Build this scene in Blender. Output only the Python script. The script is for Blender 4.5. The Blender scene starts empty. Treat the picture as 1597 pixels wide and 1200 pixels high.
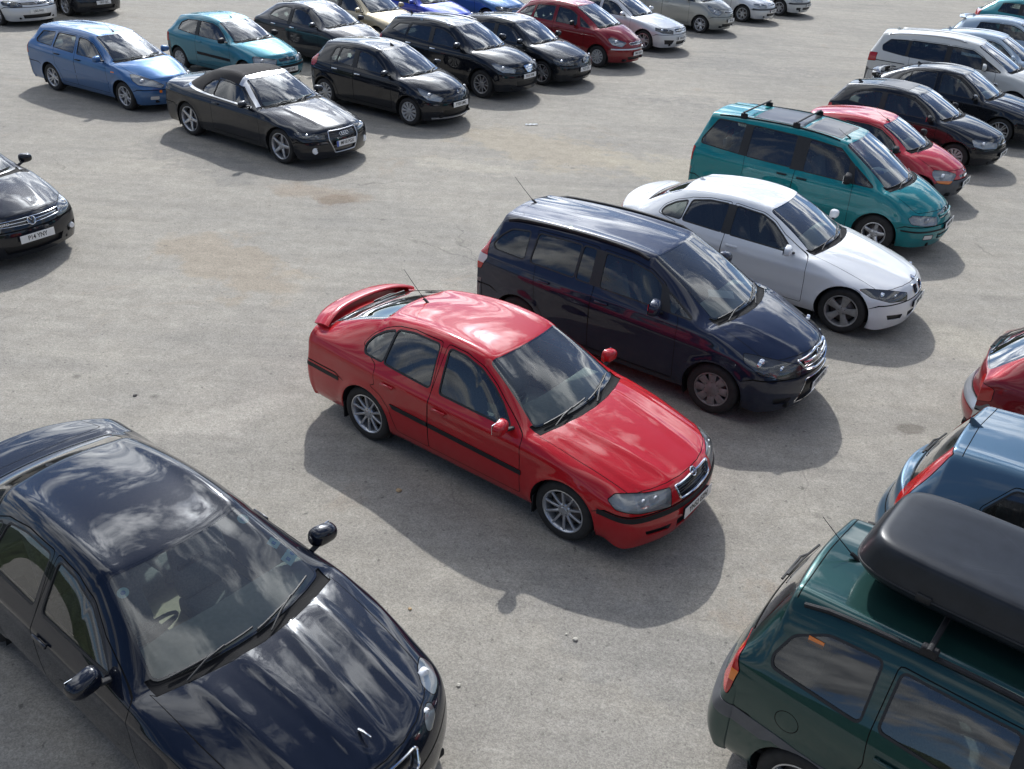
import bpy, bmesh, math, random
from math import sin, cos, pi, radians, sqrt, exp
from mathutils import Vector, Matrix
from mathutils.bvhtree import BVHTree
from mathutils.geometry import barycentric_transform

random.seed(4)
C = bpy.context
SC = C.scene
V = Vector

# ---------------------------------------------------------------- camera
cam_d = bpy.data.cameras.new('camera')
cam = bpy.data.objects.new('camera', cam_d)
SC.collection.objects.link(cam)
SC.camera = cam
FPX, PITCH, ROLL, CAMH = 1437.2, 0.531187, 0.0557007, 5.582
cam_d.sensor_width = 36.0
cam_d.lens = FPX / 1597.0 * 36.0
cam_d.clip_end = 500
_f = V((0, cos(PITCH), -sin(PITCH)))
_r = V((1, 0, 0))
_u = _r.cross(_f)
_r2 = _r * cos(ROLL) + _u * sin(ROLL)
_u2 = -_r * sin(ROLL) + _u * cos(ROLL)
cam.matrix_world = Matrix(((_r2.x, _u2.x, -_f.x, 0), (_r2.y, _u2.y, -_f.y, 0), (_r2.z, _u2.z, -_f.z, CAMH), (0, 0, 0, 1)))

# ---------------------------------------------------------------- sun and sky
SUN_EL, SUN_AZ = radians(39.0), radians(97.0)          # azimuth measured from +x towards +y
sd = bpy.data.lights.new('sun', 'SUN')
sd.energy = 3.9
sd.angle = radians(0.53)
sd.color = (1.0, 0.985, 0.955)
so = bpy.data.objects.new('sun', sd)
SC.collection.objects.link(so)
_s = V((cos(SUN_EL) * cos(SUN_AZ), cos(SUN_EL) * sin(SUN_AZ), sin(SUN_EL)))
so.rotation_euler = _s.to_track_quat('Z', 'Y').to_euler()
so.location = _s * 50

world = bpy.data.worlds.new('World')
SC.world = world
world.use_nodes = True
wn, wl = world.node_tree.nodes, world.node_tree.links
wn.clear()
w_out = wn.new('ShaderNodeOutputWorld')
w_bg = wn.new('ShaderNodeBackground')
w_bg.inputs['Strength'].default_value = 0.10
w_sky = wn.new('ShaderNodeTexSky')
w_sky.sky_type = 'NISHITA'
w_sky.sun_disc = False
w_sky.sun_elevation = SUN_EL
w_sky.sun_rotation = pi / 2 - SUN_AZ
w_sky.air_density = 1.0
w_sky.dust_density = 0.4
w_sky.ozone_density = 1.6
# scattered cumulus: noise laid on a flat cloud ceiling
w_tc = wn.new('ShaderNodeTexCoord')
w_sep = wn.new('ShaderNodeSeparateXYZ')
wl.new(w_tc.outputs['Generated'], w_sep.inputs[0])
def wmath(op, a, b=None, clamp=False):
    n = wn.new('ShaderNodeMath'); n.operation = op; n.use_clamp = clamp
    for i, x in enumerate((a, b)):
        if x is None: continue
        if isinstance(x, (int, float)): n.inputs[i].default_value = x
        else: wl.new(x, n.inputs[i])
    return n.outputs[0]
w_z = wmath('ADD', wmath('MAXIMUM', w_sep.outputs['Z'], 0.0), 0.22)
w_cx = wmath('DIVIDE', w_sep.outputs['X'], w_z)
w_cy = wmath('DIVIDE', w_sep.outputs['Y'], w_z)
w_cmb = wn.new('ShaderNodeCombineXYZ')
wl.new(w_cx, w_cmb.inputs[0]); wl.new(w_cy, w_cmb.inputs[1])
w_n1 = wn.new('ShaderNodeTexNoise')
w_n1.inputs['Scale'].default_value = 1.75
w_n1.inputs['Detail'].default_value = 12
w_n1.inputs['Roughness'].default_value = 0.62
w_n1.inputs['Distortion'].default_value = 0.25
wl.new(w_cmb.outputs[0], w_n1.inputs['Vector'])
w_n2 = wn.new('ShaderNodeTexNoise')
w_n2.inputs['Scale'].default_value = 5.0
w_n2.inputs['Detail'].default_value = 6
wl.new(w_cmb.outputs[0], w_n2.inputs['Vector'])
w_r = wn.new('ShaderNodeValToRGB')
w_r.color_ramp.elements[0].position = 0.472
w_r.color_ramp.elements[0].color = (0, 0, 0, 1)
w_r.color_ramp.elements[1].position = 0.555
w_r.color_ramp.elements[1].color = (1, 1, 1, 1)
wl.new(w_n1.outputs['Fac'], w_r.inputs[0])
w_cc = wn.new('ShaderNodeValToRGB')
w_cc.color_ramp.elements[0].position = 0.35
w_cc.color_ramp.elements[0].color = (7.0, 7.7, 8.8, 1)
w_cc.color_ramp.elements[1].position = 0.68
w_cc.color_ramp.elements[1].color = (21, 21.6, 22.2, 1)
wl.new(w_n2.outputs['Fac'], w_cc.inputs[0])
# forward scatter: cloud towards the sun is far brighter
w_dot = wn.new('ShaderNodeVectorMath'); w_dot.operation = 'DOT_PRODUCT'
wl.new(w_tc.outputs['Generated'], w_dot.inputs[0]); w_dot.inputs[1].default_value = tuple(_s)
w_d = wmath('MAXIMUM', w_dot.outputs['Value'], 0.0)
w_b1 = wmath('MULTIPLY', wmath('POWER', w_d, 7.0), 2.6)
w_b2 = wmath('MULTIPLY', wmath('POWER', w_d, 260.0), 40.0)
w_gain = wmath('ADD', wmath('ADD', w_b1, w_b2), wmath('ADD', wmath('MULTIPLY', w_d, 0.80), 0.42))
w_ccs = wn.new('ShaderNodeVectorMath'); w_ccs.operation = 'SCALE'
wl.new(w_cc.outputs[0], w_ccs.inputs[0]); wl.new(w_gain, w_ccs.inputs['Scale'])
w_fade = wmath('MULTIPLY', wmath('SUBTRACT', w_sep.outputs['Z'], 0.02), 12.0, True)
w_fac = wmath('MULTIPLY', w_r.outputs[0], w_fade)
w_mix = wn.new('ShaderNodeMix'); w_mix.data_type = 'RGBA'
wl.new(w_fac, w_mix.inputs[0])
w_tint = wn.new('ShaderNodeVectorMath'); w_tint.operation = 'MULTIPLY'; w_tint.inputs[1].default_value = (.70, .86, 1.12)
wl.new(w_sky.outputs[0], w_tint.inputs[0]); wl.new(w_tint.outputs[0], w_mix.inputs[6]); wl.new(w_ccs.outputs[0], w_mix.inputs[7])
wl.new(w_mix.outputs[2], w_bg.inputs['Color'])
wl.new(w_bg.outputs[0], w_out.inputs[0])

SC.view_settings.view_transform = 'Standard'
SC.view_settings.look = 'None'
SC.view_settings.exposure = -0.03
SC.view_settings.gamma = 1.0
SC.render.engine = 'CYCLES'
SC.cycles.max_bounces = 8
SC.cycles.transparent_max_bounces = 16
SC.cycles.caustics_reflective = False
SC.cycles.caustics_refractive = False

# ---------------------------------------------------------------- materials
def newmat(name):
    m = bpy.data.materials.new(name); m.use_nodes = True
    nt = m.node_tree
    b = nt.nodes['Principled BSDF']
    return m, nt, b
def node(nt, t, **kw):
    n = nt.nodes.new(t)
    for k, v in kw.items():
        if k in n.inputs: n.inputs[k].default_value = v
        else: setattr(n, k, v)
    return n
MATS = {}
def simple(name, col, rough=0.5, metal=0.0, coat=0.0, noise=0.0, scale=30.0, spec=0.5):
    if name in MATS: return MATS[name]
    m, nt, b = newmat(name)
    b.inputs['Base Color'].default_value = (*col, 1)
    b.inputs['Roughness'].default_value = rough
    b.inputs['Metallic'].default_value = metal
    b.inputs['Coat Weight'].default_value = coat
    b.inputs['Coat Roughness'].default_value = 0.04
    b.inputs['Specular IOR Level'].default_value = spec
    if noise:
        tc = node(nt, 'ShaderNodeTexCoord')
        n = node(nt, 'ShaderNodeTexNoise', Scale=scale, Detail=5.0)
        nt.links.new(tc.outputs['Object'], n.inputs['Vector'])
        mr = node(nt, 'ShaderNodeMapRange')
        mr.inputs['From Min'].default_value = .3; mr.inputs['From Max'].default_value = .7
        mr.inputs['To Min'].default_value = 1 - noise; mr.inputs['To Max'].default_value = 1 + noise
        nt.links.new(n.outputs['Fac'], mr.inputs[0])
        mx = node(nt, 'ShaderNodeVectorMath', operation='SCALE')
        mx.inputs[0].default_value = col
        nt.links.new(mr.outputs[0], mx.inputs['Scale'])
        nt.links.new(mx.outputs[0], b.inputs['Base Color'])
    MATS[name] = m
    return m

def paint(name, col, metal=0.0, rough=0.45, flake=0.0, dust=0.10, dustcol=(0.26, 0.25, 0.235), coat=1.0):
    """Car paint: clear-coated base, road dust settling low on the panels, trim colour on the inside of the sheet."""
    if name in MATS: return MATS[name]
    m, nt, b = newmat(name)
    L = nt.links
    b.inputs['Metallic'].default_value = metal
    b.inputs['Roughness'].default_value = rough
    b.inputs['Coat Weight'].default_value = coat
    b.inputs['Specular IOR Level'].default_value = 0.06
    b.inputs['Coat Roughness'].default_value = 0.025
    b.inputs['Coat IOR'].default_value = 1.52
    tc = node(nt, 'ShaderNodeTexCoord')
    n = node(nt, 'ShaderNodeTexNoise', Scale=3.5, Detail=7.0, Roughness=0.65)
    L.new(tc.outputs['Object'], n.inputs['Vector'])
    sp = node(nt, 'ShaderNodeSeparateXYZ'); L.new(tc.outputs['Object'], sp.inputs[0])
    low = node(nt, 'ShaderNodeMapRange')
    low.inputs['From Min'].default_value = 0.55; low.inputs['From Max'].default_value = 0.15
    low.inputs['To Min'].default_value = 0.25; low.inputs['To Max'].default_value = 1.0
    L.new(sp.outputs['Z'], low.inputs[0])
    nr = node(nt, 'ShaderNodeMapRange')
    nr.inputs['From Min'].default_value = 0.35; nr.inputs['From Max'].default_value = 0.75
    L.new(n.outputs['Fac'], nr.inputs[0])
    mu = node(nt, 'ShaderNodeMath', operation='MULTIPLY'); L.new(low.outputs[0], mu.inputs[0]); L.new(nr.outputs[0], mu.inputs[1])
    mu2 = node(nt, 'ShaderNodeMath', operation='MULTIPLY'); L.new(mu.outputs[0], mu2.inputs[0]); mu2.inputs[1].default_value = min(.6, dust * 2.4)
    mx = node(nt, 'ShaderNodeMix', data_type='RGBA')
    L.new(mu2.outputs[0], mx.inputs[0])
    mx.inputs[6].default_value = (*col, 1); mx.inputs[7].default_value = (*dustcol, 1)
    L.new(mx.outputs[2], b.inputs['Base Color'])
    cr = node(nt, 'ShaderNodeMapRange')
    cr.inputs['To Min'].default_value = 0.012; cr.inputs['To Max'].default_value = 0.012 + dust * 0.5
    L.new(mu.outputs[0], cr.inputs[0]); L.new(cr.outputs[0], b.inputs['Coat Roughness'])
    # the faint waviness of pressed panels
    n2 = node(nt, 'ShaderNodeTexNoise', Scale=2.2, Detail=2.0)
    L.new(tc.outputs['Object'], n2.inputs['Vector'])
    bp = node(nt, 'ShaderNodeBump', Strength=0.008, Distance=0.05)
    L.new(n2.outputs['Fac'], bp.inputs['Height']); L.new(bp.outputs[0], b.inputs['Normal']); L.new(bp.outputs[0], b.inputs['Coat Normal'])
    # two-sided sheet: trim lining inside
    ins = node(nt, 'ShaderNodeBsdfDiffuse'); ins.inputs['Color'].default_value = (0.20, 0.20, 0.19, 1)
    g = node(nt, 'ShaderNodeNewGeometry')
    ms = node(nt, 'ShaderNodeMixShader')
    L.new(g.outputs['Backfacing'], ms.inputs[0]); L.new(b.outputs[0], ms.inputs[1]); L.new(ins.outputs[0], ms.inputs[2])
    L.new(ms.outputs[0], nt.nodes['Material Output'].inputs['Surface'])
    MATS[name] = m
    return m

def glass(name, tint, refl=1.0, rough=0.0, ior=1.52, dirt=0.05):
    if name in MATS: return MATS[name]
    m, nt, b = newmat(name)
    nt.nodes.remove(b)
    L = nt.links
    tr = node(nt, 'ShaderNodeBsdfTransparent'); tr.inputs[0].default_value = (*tint, 1)
    gl = node(nt, 'ShaderNodeBsdfGlossy'); gl.inputs['Roughness'].default_value = rough
    gl.inputs['Color'].default_value = (refl, refl, refl, 1)
    fr = node(nt, 'ShaderNodeFresnel', IOR=ior)
    # two air-glass faces of the pane reflect
    mm = node(nt, 'ShaderNodeMath', operation='MULTIPLY', use_clamp=True); mm.inputs[1].default_value = 2.2
    L.new(fr.outputs[0], mm.inputs[0])
    mx = node(nt, 'ShaderNodeMixShader')
    L.new(mm.outputs[0], mx.inputs[0]); L.new(tr.outputs[0], mx.inputs[1]); L.new(gl.outputs[0], mx.inputs[2])
    df = node(nt, 'ShaderNodeBsdfDiffuse'); df.inputs[0].default_value = (0.35, 0.34, 0.31, 1)
    tc = node(nt, 'ShaderNodeTexCoord')
    n = node(nt, 'ShaderNodeTexNoise', Scale=5.0, Detail=6.0); L.new(tc.outputs['Object'], n.inputs['Vector'])
    mr = node(nt, 'ShaderNodeMapRange'); mr.inputs['To Min'].default_value = dirt * .4; mr.inputs['To Max'].default_value = dirt * 1.6
    L.new(n.outputs['Fac'], mr.inputs[0])
    m2 = node(nt, 'ShaderNodeMixShader')
    L.new(mr.outputs[0], m2.inputs[0]); L.new(mx.outputs[0], m2.inputs[1]); L.new(df.outputs[0], m2.inputs[2])
    L.new(m2.outputs[0], nt.nodes['Material Output'].inputs['Surface'])
    MATS[name] = m
    return m

GLASS_WS = glass('windscreen_glass', (0.76, 0.85, 0.81), dirt=0.09)
GLASS_SIDE = glass('side_glass', (0.60, 0.68, 0.65), dirt=0.035)
GLASS_DARK = glass('privacy_glass', (0.10, 0.12, 0.12), dirt=0.02)
LENS = glass('lamp_lens', (0.93, 0.95, 0.95), dirt=0.10)
LENS_RED = simple('red_lens', (0.42, 0.012, 0.010), 0.22, coat=1.0)
LENS_ORANGE = simple('orange_lens', (0.80, 0.20, 0.02), 0.25, coat=1.0)
LENS_WHITE = simple('clear_lens', (0.62, 0.62, 0.60), 0.25, coat=1.0)
BOWL = simple('reflector', (0.84, 0.85, 0.86), 0.45, metal=0.10, noise=0.06, scale=30)
BOWL_DARK = simple('dark_reflector', (0.05, 0.05, 0.055), 0.35)
LENS_F = glass('frosted_lens', (0.80, 0.82, 0.82), dirt=0.22)
CHROME = simple('chrome', (0.80, 0.81, 0.83), 0.09, metal=1.0)
SATIN = simple('satin_aluminium', (0.60, 0.61, 0.63), 0.32, metal=0.9)
GAP = simple('panel_gap_shadow', (0.006, 0.006, 0.006), 0.9, spec=0.1)
RUBBER = simple('black_rubber', (0.012, 0.012, 0.013), 0.55, noise=.2)
TYRE = simple('tyre_rubber', (0.022, 0.021, 0.020), 0.8, noise=.3, scale=14)
PLASTIC = simple('black_plastic', (0.016, 0.016, 0.018), 0.55, noise=.15, scale=20, spec=.25)
PLASTIC_GREY = simple('weathered_grey_plastic', (0.085, 0.088, 0.095), 0.55, noise=.15, scale=12)
GLOSSBLACK = simple('gloss_black', (0.012, 0.012, 0.014), 0.15, coat=1)
UNDER = simple('underbody', (0.010, 0.010, 0.010), 0.95)
DASH = simple('dashboard_plastic', (0.055, 0.058, 0.060), 0.6, noise=.1)
DASH_L = simple('pale_dashboard_plastic', (0.30, 0.31, 0.285), 0.6, noise=.1)
SEAT = simple('dark_seat_cloth', (0.055, 0.058, 0.065), 0.9, noise=.25, scale=60)
SEAT_G = simple('grey_seat_cloth', (0.17, 0.175, 0.18), 0.9, noise=.2, scale=60)
SEAT_T = simple('tan_leather', (0.34, 0.28, 0.19), 0.55, noise=.1)
CARPET = simple('carpet', (0.03, 0.03, 0.03), 0.95)
ALLOY = simple('alloy_wheel', (0.50, 0.51, 0.53), 0.30, metal=0.75, noise=.12, scale=18)
ALLOY_D = simple('dusty_alloy_wheel', (0.33, 0.32, 0.31), 0.45, metal=0.5, noise=.2, scale=18)
HUBCAP = simple('plastic_wheel_trim', (0.46, 0.46, 0.45), 0.4, metal=0.35, noise=.12, scale=18)
HUBCAP_D = simple('brake_dusted_wheel_trim', (0.23, 0.215, 0.205), 0.5, metal=0.3, noise=.25, scale=14)
DISC = simple('brake_disc', (0.16, 0.14, 0.13), 0.45, metal=0.6)
PLATE_W = simple('white_number_plate', (0.76, 0.76, 0.74), 0.35, noise=.04)
PLATE_Y = simple('yellow_number_plate', (0.78, 0.60, 0.08), 0.35)
INK = simple('black_lettering', (0.012, 0.012, 0.012), 0.5)
BLUEBAND = simple('blue_plate_band', (0.02, 0.08, 0.42), 0.4)
MIRRORG = simple('mirror_glass', (0.75, 0.78, 0.80), 0.03, metal=1.0)
PAPER = simple('white_paper', (0.72, 0.74, 0.76), 0.7)
STICK = simple('pale_blue_sticker', (0.42, 0.66, 0.72), 0.5)
STICKB = simple('blue_sticker', (0.05, 0.22, 0.55), 0.5)
FABRIC = simple('black_hood_fabric', (0.030, 0.027, 0.026), 0.92, noise=.2, scale=50)
BOXM = simple('grained_roof_box_plastic', (0.014, 0.016, 0.020), 0.33, noise=.25, scale=9, spec=.35)
SCUT = simple('matt_black_plastic', (0.007, 0.007, 0.008), 0.7, spec=.12)
LOGOB = simple('badge_blue', (0.03, 0.12, 0.40), 0.3, coat=1)

# ---------------------------------------------------------------- object helpers
COL = SC.collection
def link(name, me, mat=None, parent=None):
    o = bpy.data.objects.new(name, me); COL.objects.link(o)
    if mat is not None:
        for m in (mat if isinstance(mat, (list, tuple)) else [mat]): me.materials.append(m)
    if parent is not None: o.parent = parent
    return o
def mk(name, bm, mat=None, parent=None, smooth=True, angle=40):
    me = bpy.data.meshes.new(name)
    bmesh.ops.recalc_face_normals(bm, faces=bm.faces[:]) if getattr(bm, 'is_valid', True) and bm.faces and smooth != 'keep' else None
    if smooth:
        for f in bm.faces: f.smooth = True
        if angle:
            a = radians(angle)
            for e in bm.edges:
                if len(e.link_faces) == 2 and e.calc_face_angle(0) > a: e.smooth = False
    bm.to_mesh(me); bm.free()
    return link(name, me, mat, parent)
def empty(name, loc=(0, 0, 0), parent=None):
    o = bpy.data.objects.new(name, None); COL.objects.link(o); o.location = loc
    o.empty_display_size = 0.1
    if parent is not None: o.parent = parent
    return o
def rbox(bm, size, loc, rot=None, bev=0.01, seg=2, mi=0, taper=None):
    r = bmesh.ops.create_cube(bm, size=1.0)
    vs = r['verts']
    for v in vs:
        x, y, z = v.co
        k = 1.0
        if taper and z > 0: k = taper
        v.co = V((x * size[0] * k, y * size[1] * k, z * size[2]))
    es = list({e for v in vs for e in v.link_edges})
    fs = list({f for v in vs for f in v.link_faces})
    if bev:
        rr = bmesh.ops.bevel(bm, geom=es, offset=bev, segments=seg, affect='EDGES', profile=0.5)
        fs = rr['faces'] + [f for f in fs if f.is_valid]
        vs = list({v for f in fs for v in f.verts})
    M = Matrix.Translation(V(loc)) @ (rot if rot is not None else Matrix.Identity(4))
    for v in vs: v.co = M @ v.co
    for f in fs: f.material_index = mi
    return vs
def tube(bm, pts, rad, n=6, caps=True, flat=1.0, mi=0, radf=None):
    """round bar through points; flat < 1 squashes it along its local up"""
    pts = [V(p) for p in pts]
    rings = []
    for i, p in enumerate(pts):
        a = pts[max(i - 1, 0)]; b = pts[min(i + 1, len(pts) - 1)]
        t = (b - a).normalized()
        up = V((0, 0, 1)) if abs(t.z) < 0.92 else V((1, 0, 0))
        s = t.cross(up).normalized(); u = s.cross(t)
        r = rad if radf is None else rad * radf(i / (len(pts) - 1))
        rings.append([bm.verts.new(p + s * cos(2 * pi * k / n) * r + u * sin(2 * pi * k / n) * r * flat) for k in range(n)])
    for A, B in zip(rings, rings[1:]):
        for k in range(n):
            f = bm.faces.new((A[k], A[(k + 1) % n], B[(k + 1) % n], B[k])); f.material_index = mi
    if caps:
        bm.faces.new(rings[0][::-1]).material_index = mi; bm.faces.new(rings[-1]).material_index = mi
def lathe_y(bm, prof, n=40, mi=0):
    """profile of (radius, y) revolved about the y axis"""
    rings = []
    for r, y in prof:
        rings.append([bm.verts.new((r * cos(2 * pi * k / n), y, r * sin(2 * pi * k / n))) for k in range(n)])
    for A, B in zip(rings, rings[1:]):
        for k in range(n):
            bm.faces.new((A[k], A[(k + 1) % n], B[(k + 1) % n], B[k])).material_index = mi
def text_mesh(txt, size, name='lettering'):
    cu = bpy.data.curves.new(name, 'FONT')
    cu.body = txt; cu.size = size; cu.align_x = 'CENTER'; cu.align_y = 'CENTER'
    cu.extrude = 0.0008; cu.offset = size * 0.012
    o = bpy.data.objects.new(name, cu); COL.objects.link(o)
    dg = C.evaluated_depsgraph_get()
    me = bpy.data.meshes.new_from_object(o.evaluated_get(dg))
    bpy.data.objects.remove(o); bpy.data.curves.remove(cu)
    me.name = name
    return me
def tag(o, label, cat, group=None, kind=None):
    if label: o['label'] = label
    if cat: o['category'] = cat
    if group: o['group'] = group
    if kind: o['kind'] = kind
def lerp(a, b, t): return a + (b - a) * t
def interp(pts, x):
    """pts sorted by x descending or ascending; linear with smoothing"""
    ps = sorted(pts)
    if x <= ps[0][0]: return ps[0][1]
    for (a, ya), (b, yb) in zip(ps, ps[1:]):
        if x <= b:
            t = (x - a) / (b - a)
            return lerp(ya, yb, t)
    return ps[-1][1]
# ---------------------------------------------------------------- car shell
FR = [1.0, 0.74, 0.40, 0.0]
DEF = dict(
    wb=2.6, fo=0.88, ro=0.95, W=1.74, H=1.45, R=0.315, tw=0.195, rimr=0.205,
    nose_z=0.74, hood=0.0, cowl=(-0.35, 0.97), cowlr=(-0.48, 0.94, 0.68), hdr=(-1.12, 1.39), hdrr=(-1.18, 1.35, 0.57),
    pk=(-1.7, 0), rh=(-2.9, 1.38), rhr=(-2.85, 1.34, 0.53), gb=(-3.35, 1.02), gbr=(-3.30, 1.0, 0.58), tail=1.0, tailw=0.90,
    beltA=0.93, beltC=0.98, belty=0.055, sill=0.20, shoulder=0.0, nosew=0.80, sweep=0.30, rsweep=0.20,
    xf=(-.07, -.015, 0, -.035, -.075, -.15), zf=(.20, .33, .48, .60, .68, None),
    xr=(-.09, -.02, 0, -.04, -.06, -.10), zr=(.24, .36, .52, .68, None, None), lvl=3, arch=0.045, flare=0.012)

class Car: pass

def build_shell(p):
    L0, L1 = p['fo'], -p['wb'] - p['ro']
    hw = p['W'] / 2
    cx, cz = p['cowl']; crx, crz, cry = p['cowlr']
    hx, hz = p['hdr']; hrx, hrz, hry = p['hdrr']
    rx, rz = p['rh']; rrx, rrz, rry = p['rhr']
    gx, gz = p['gb']; grx, grz, gry = p['gbr']
    H = p['H']; pkx = p['pk'][0]
    nz = p['nose_z']
    S = []    # stations: xs, xr, xc, zc, y_rail, z_rail
    sw = p['sweep']
    x0s, x0c = L0 + p['xf'][5] - sw, L0 + p['xf'][5]
    yn = hw * p['nosew'] - 0.07
    for t in (0.10, 0.28, 0.52, 0.78, 0.93, 1.0):
        xs = lerp(x0s, crx, t); xc = lerp(x0c, cx, t)
        zc = lerp(nz, cz, 1 - (1 - t) ** 1.25) + p['hood'] * sin(pi * t)
        yr = lerp(yn, cry, t ** 0.7)
        zr = lerp(nz - 0.045, crz, 1 - (1 - t) ** 1.25) + p['hood'] * sin(pi * t) * 0.8
        S.append((xs, xs, xc, zc, yr, zr, 'h'))
    for t in (0.12, 0.38, 0.68, 0.93, 1.0):
        xr = lerp(crx, hrx, t); xc = lerp(cx, hx, t)
        a = 0.022 * sin(pi * t)
        S.append((xr, xr, xc, lerp(cz, hz, t) + a, lerp(cry, hry, t ** 0.9), lerp(crz, hrz, t) + a * 1.3, 'w'))
    def roofz(x, za, zb, top):
        # smooth arc through header, peak, rear header
        if x >= pkx: t = (x - pkx) / max(hx - pkx, 0.01); return top - (top - za) * max(t, 0) ** 2
        t = (pkx - x) / max(pkx - rx, 0.01); return top - (top - zb) * min(t, 1.2) ** 1.9
    topr = H - (0.032 if 'topr' not in p else p['topr'] - .012)
    for t in (0.07, 0.30, 0.55, 0.80, 0.95, 1.0):
        xr = lerp(hrx, rrx, t); xc = lerp(hx, rx, t)
        S.append((xr, xr, xc, roofz(xc, hz, rz, H), lerp(hry, rry, t) + 0.012 * sin(pi * t), roofz(xr, hrz, rrz, topr), 'r'))
    for t in (0.10, 0.4, 0.72, 0.95, 1.0):
        xr = lerp(rrx, grx, t); xc = lerp(rx, gx, t)
        a = p.get('rgarc', 0.02) * sin(pi * t)
        S.append((xr, xr, xc, lerp(rz, gz, t) + a, lerp(rry, gry, t), lerp(rrz, grz, t) + a, 'g'))
    # deck (short on a hatch)
    tz = p['tail']
    x1s, x1c = L1 - p['xr'][5] + p['rsweep'], L1 - p['xr'][5]
    yt = hw * p['tailw'] - 0.07
    for t in (0.12, 0.5, 0.88):
        xs = lerp(grx, x1s, t); xc = lerp(gx, x1c, t)
        d = p.get('deck', 0.0) * sin(pi * t)
        S.append((xs, xs, xc, lerp(gz, tz, t) + d, lerp(gry, yt, t), lerp(grz, tz - 0.02, t) + d, 'd'))
    N = len(S) + 1
    def plan(x):
        f = 1.0
        if x > -0.35: f -= 0.055 * ((x + 0.35) / (L0 - sw + 0.35)) ** 2 * p.get('taperf', 1.0)
        xb = -p['wb'] + 0.35
        if x < xb: f -= 0.05 * ((xb - x) / (xb - (L1 + p['rsweep']))) ** 2 * p.get('taperr', 1.0)
        return hw * f
    def beltz(x):
        if x > crx:
            t = (x - crx) / (x0s - crx)
            return lerp(p['beltA'], nz - 0.10, t ** 1.15) + p['hood'] * 0.5 * sin(pi * t)
        t = (crx - x) / (crx - (L1))
        return lerp(p['beltA'], p['beltC'], t)
    def side(i, k):
        xs, xr, xc, zc, yr, zr, zone = S[i - 1]
        w = plan(xs)
        bz = min(beltz(xs), zr - 0.035)
        belty = w - p['belty']
        if zone in 'hd': belty = max(w - p['belty'] * 1.0, yr + 0.03)
        sl = p['sill']
        if xs > -0.2 or xs < -p['wb'] + 0.2: sl = p['sill']
        zs = (sl, sl + 0.11, lerp(sl + 0.11, bz, 0.45), lerp(sl + 0.11, bz, 0.82), bz)
        ys = (w - 0.075, w - 0.02, w, w - 0.006 - p['shoulder'] * 0.2, belty)
        if k == 5: return V((xr, yr, zr))
        return V((xs, ys[k], zs[k]))
    def front(fr, k):
        z = p['zf'][k] if p['zf'][k] is not None else nz
        xo = p['xf'][k]
        yw = hw * p['nosew'] - (0, 0, 0, 0.0, 0.03, 0.07)[k]
        x = L0 + xo - sw * fr ** 2.3
        if k == 5: z = nz - 0.055 * fr ** 2
        if k == 4: z = p['zf'][4] - 0.03 * fr ** 2
        return V((x, yw * fr, z))
    def rear(fr, k):
        zz = p['zr'][k]
        if k == 5: z = tz - 0.02 * fr * fr
        elif k == 4: z = tz - 0.11
        else: z = zz
        yw = hw * p['tailw'] - (0, 0, 0, 0.0, 0.02, 0.07)[k]
        x = L1 - p['xr'][k] + p['rsweep'] * fr ** 2.3
        return V((x, yw * fr, z))
    def top(i, fr):
        xs, xr, xc, zc, yr, zr, zone = S[i - 1]
        pw = 2.0
        return V((xc + (xr - xc) * fr ** 2, yr * fr, zc + (zr - zc) * fr ** (2.4 if zone in 'hd' else 2.1)))
    verts = {}
    bm = bmesh.new()
    def g(i, j, k):
        if (i, j, k) in verts: return verts[(i, j, k)]
        fr = FR[j] if j <= 3 else FR[6 - j]
        s = -1 if j < 3 else 1
        if i == 0: P = front(fr, k)
        elif i == N: P = rear(fr, k)
        elif k == 5: P = top(i, fr)
        else: P = side(i, k)
        v = bm.verts.new((P.x, P.y * s, P.z)); verts[(i, j, k)] = v
        return v
    for i in range(N):
        for k in range(5):
            bm.faces.new((g(i, 0, k), g(i, 0, k + 1), g(i + 1, 0, k + 1), g(i + 1, 0, k)))
            bm.faces.new((g(i, 6, k), g(i + 1, 6, k), g(i + 1, 6, k + 1), g(i, 6, k + 1)))
        for j in range(6):
            bm.faces.new((g(i, j, 5), g(i, j + 1, 5), g(i + 1, j + 1, 5), g(i + 1, j, 5)))
    for j in range(6):
        for k in range(5):
            bm.faces.new((g(0, j, k), g(0, j + 1, k), g(0, j + 1, k + 1), g(0, j, k + 1)))
            bm.faces.new((g(N, j, k), g(N, j, k + 1), g(N, j + 1, k + 1), g(N, j + 1, k)))
    bmesh.ops.recalc_face_normals(bm, faces=bm.faces[:])
    cr = bm.edges.layers.float.get('crease_edge') or bm.edges.layers.float.new('crease_edge')
    for (i, j, k), v in verts.items():
        for kk, w in ((4, p.get('crease', 0.25)), (5, p.get('crease_rail', 0.12))):
            if k == kk and j in (0, 6) and (i + 1, j, k) in verts and 0 < i < N - 1:
                e = bm.edges.get((v, verts[(i + 1, j, k)]))
                if e: e[cr] = w
        if k == 0:
            for q in ((i + 1, j, k), (i, j + 1, k)):
                if q in verts:
                    e = bm.edges.get((v, verts[q]))
                    if e: e[cr] = 0.6
    bm.verts.index_update()
    tgt = [v.co.copy() for v in bm.verts]
    me = bpy.data.meshes.new('cage'); bm.to_mesh(me)
    o = bpy.data.objects.new('cage', me); COL.objects.link(o)
    md = o.modifiers.new('s', 'SUBSURF'); md.levels = 1
    for it in range(2):
        dg = C.evaluated_depsgraph_get(); dg.update()
        ev = o.evaluated_get(dg).to_mesh()
        for i, t in enumerate(tgt):
            me.vertices[i].co = me.vertices[i].co + (t - ev.vertices[i].co) * (0.6, 0.25)[it]
        me.update()
    md.levels = p['lvl']
    dg = C.evaluated_depsgraph_get(); dg.update()
    out = bpy.data.meshes.new_from_object(o.evaluated_get(dg))
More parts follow.
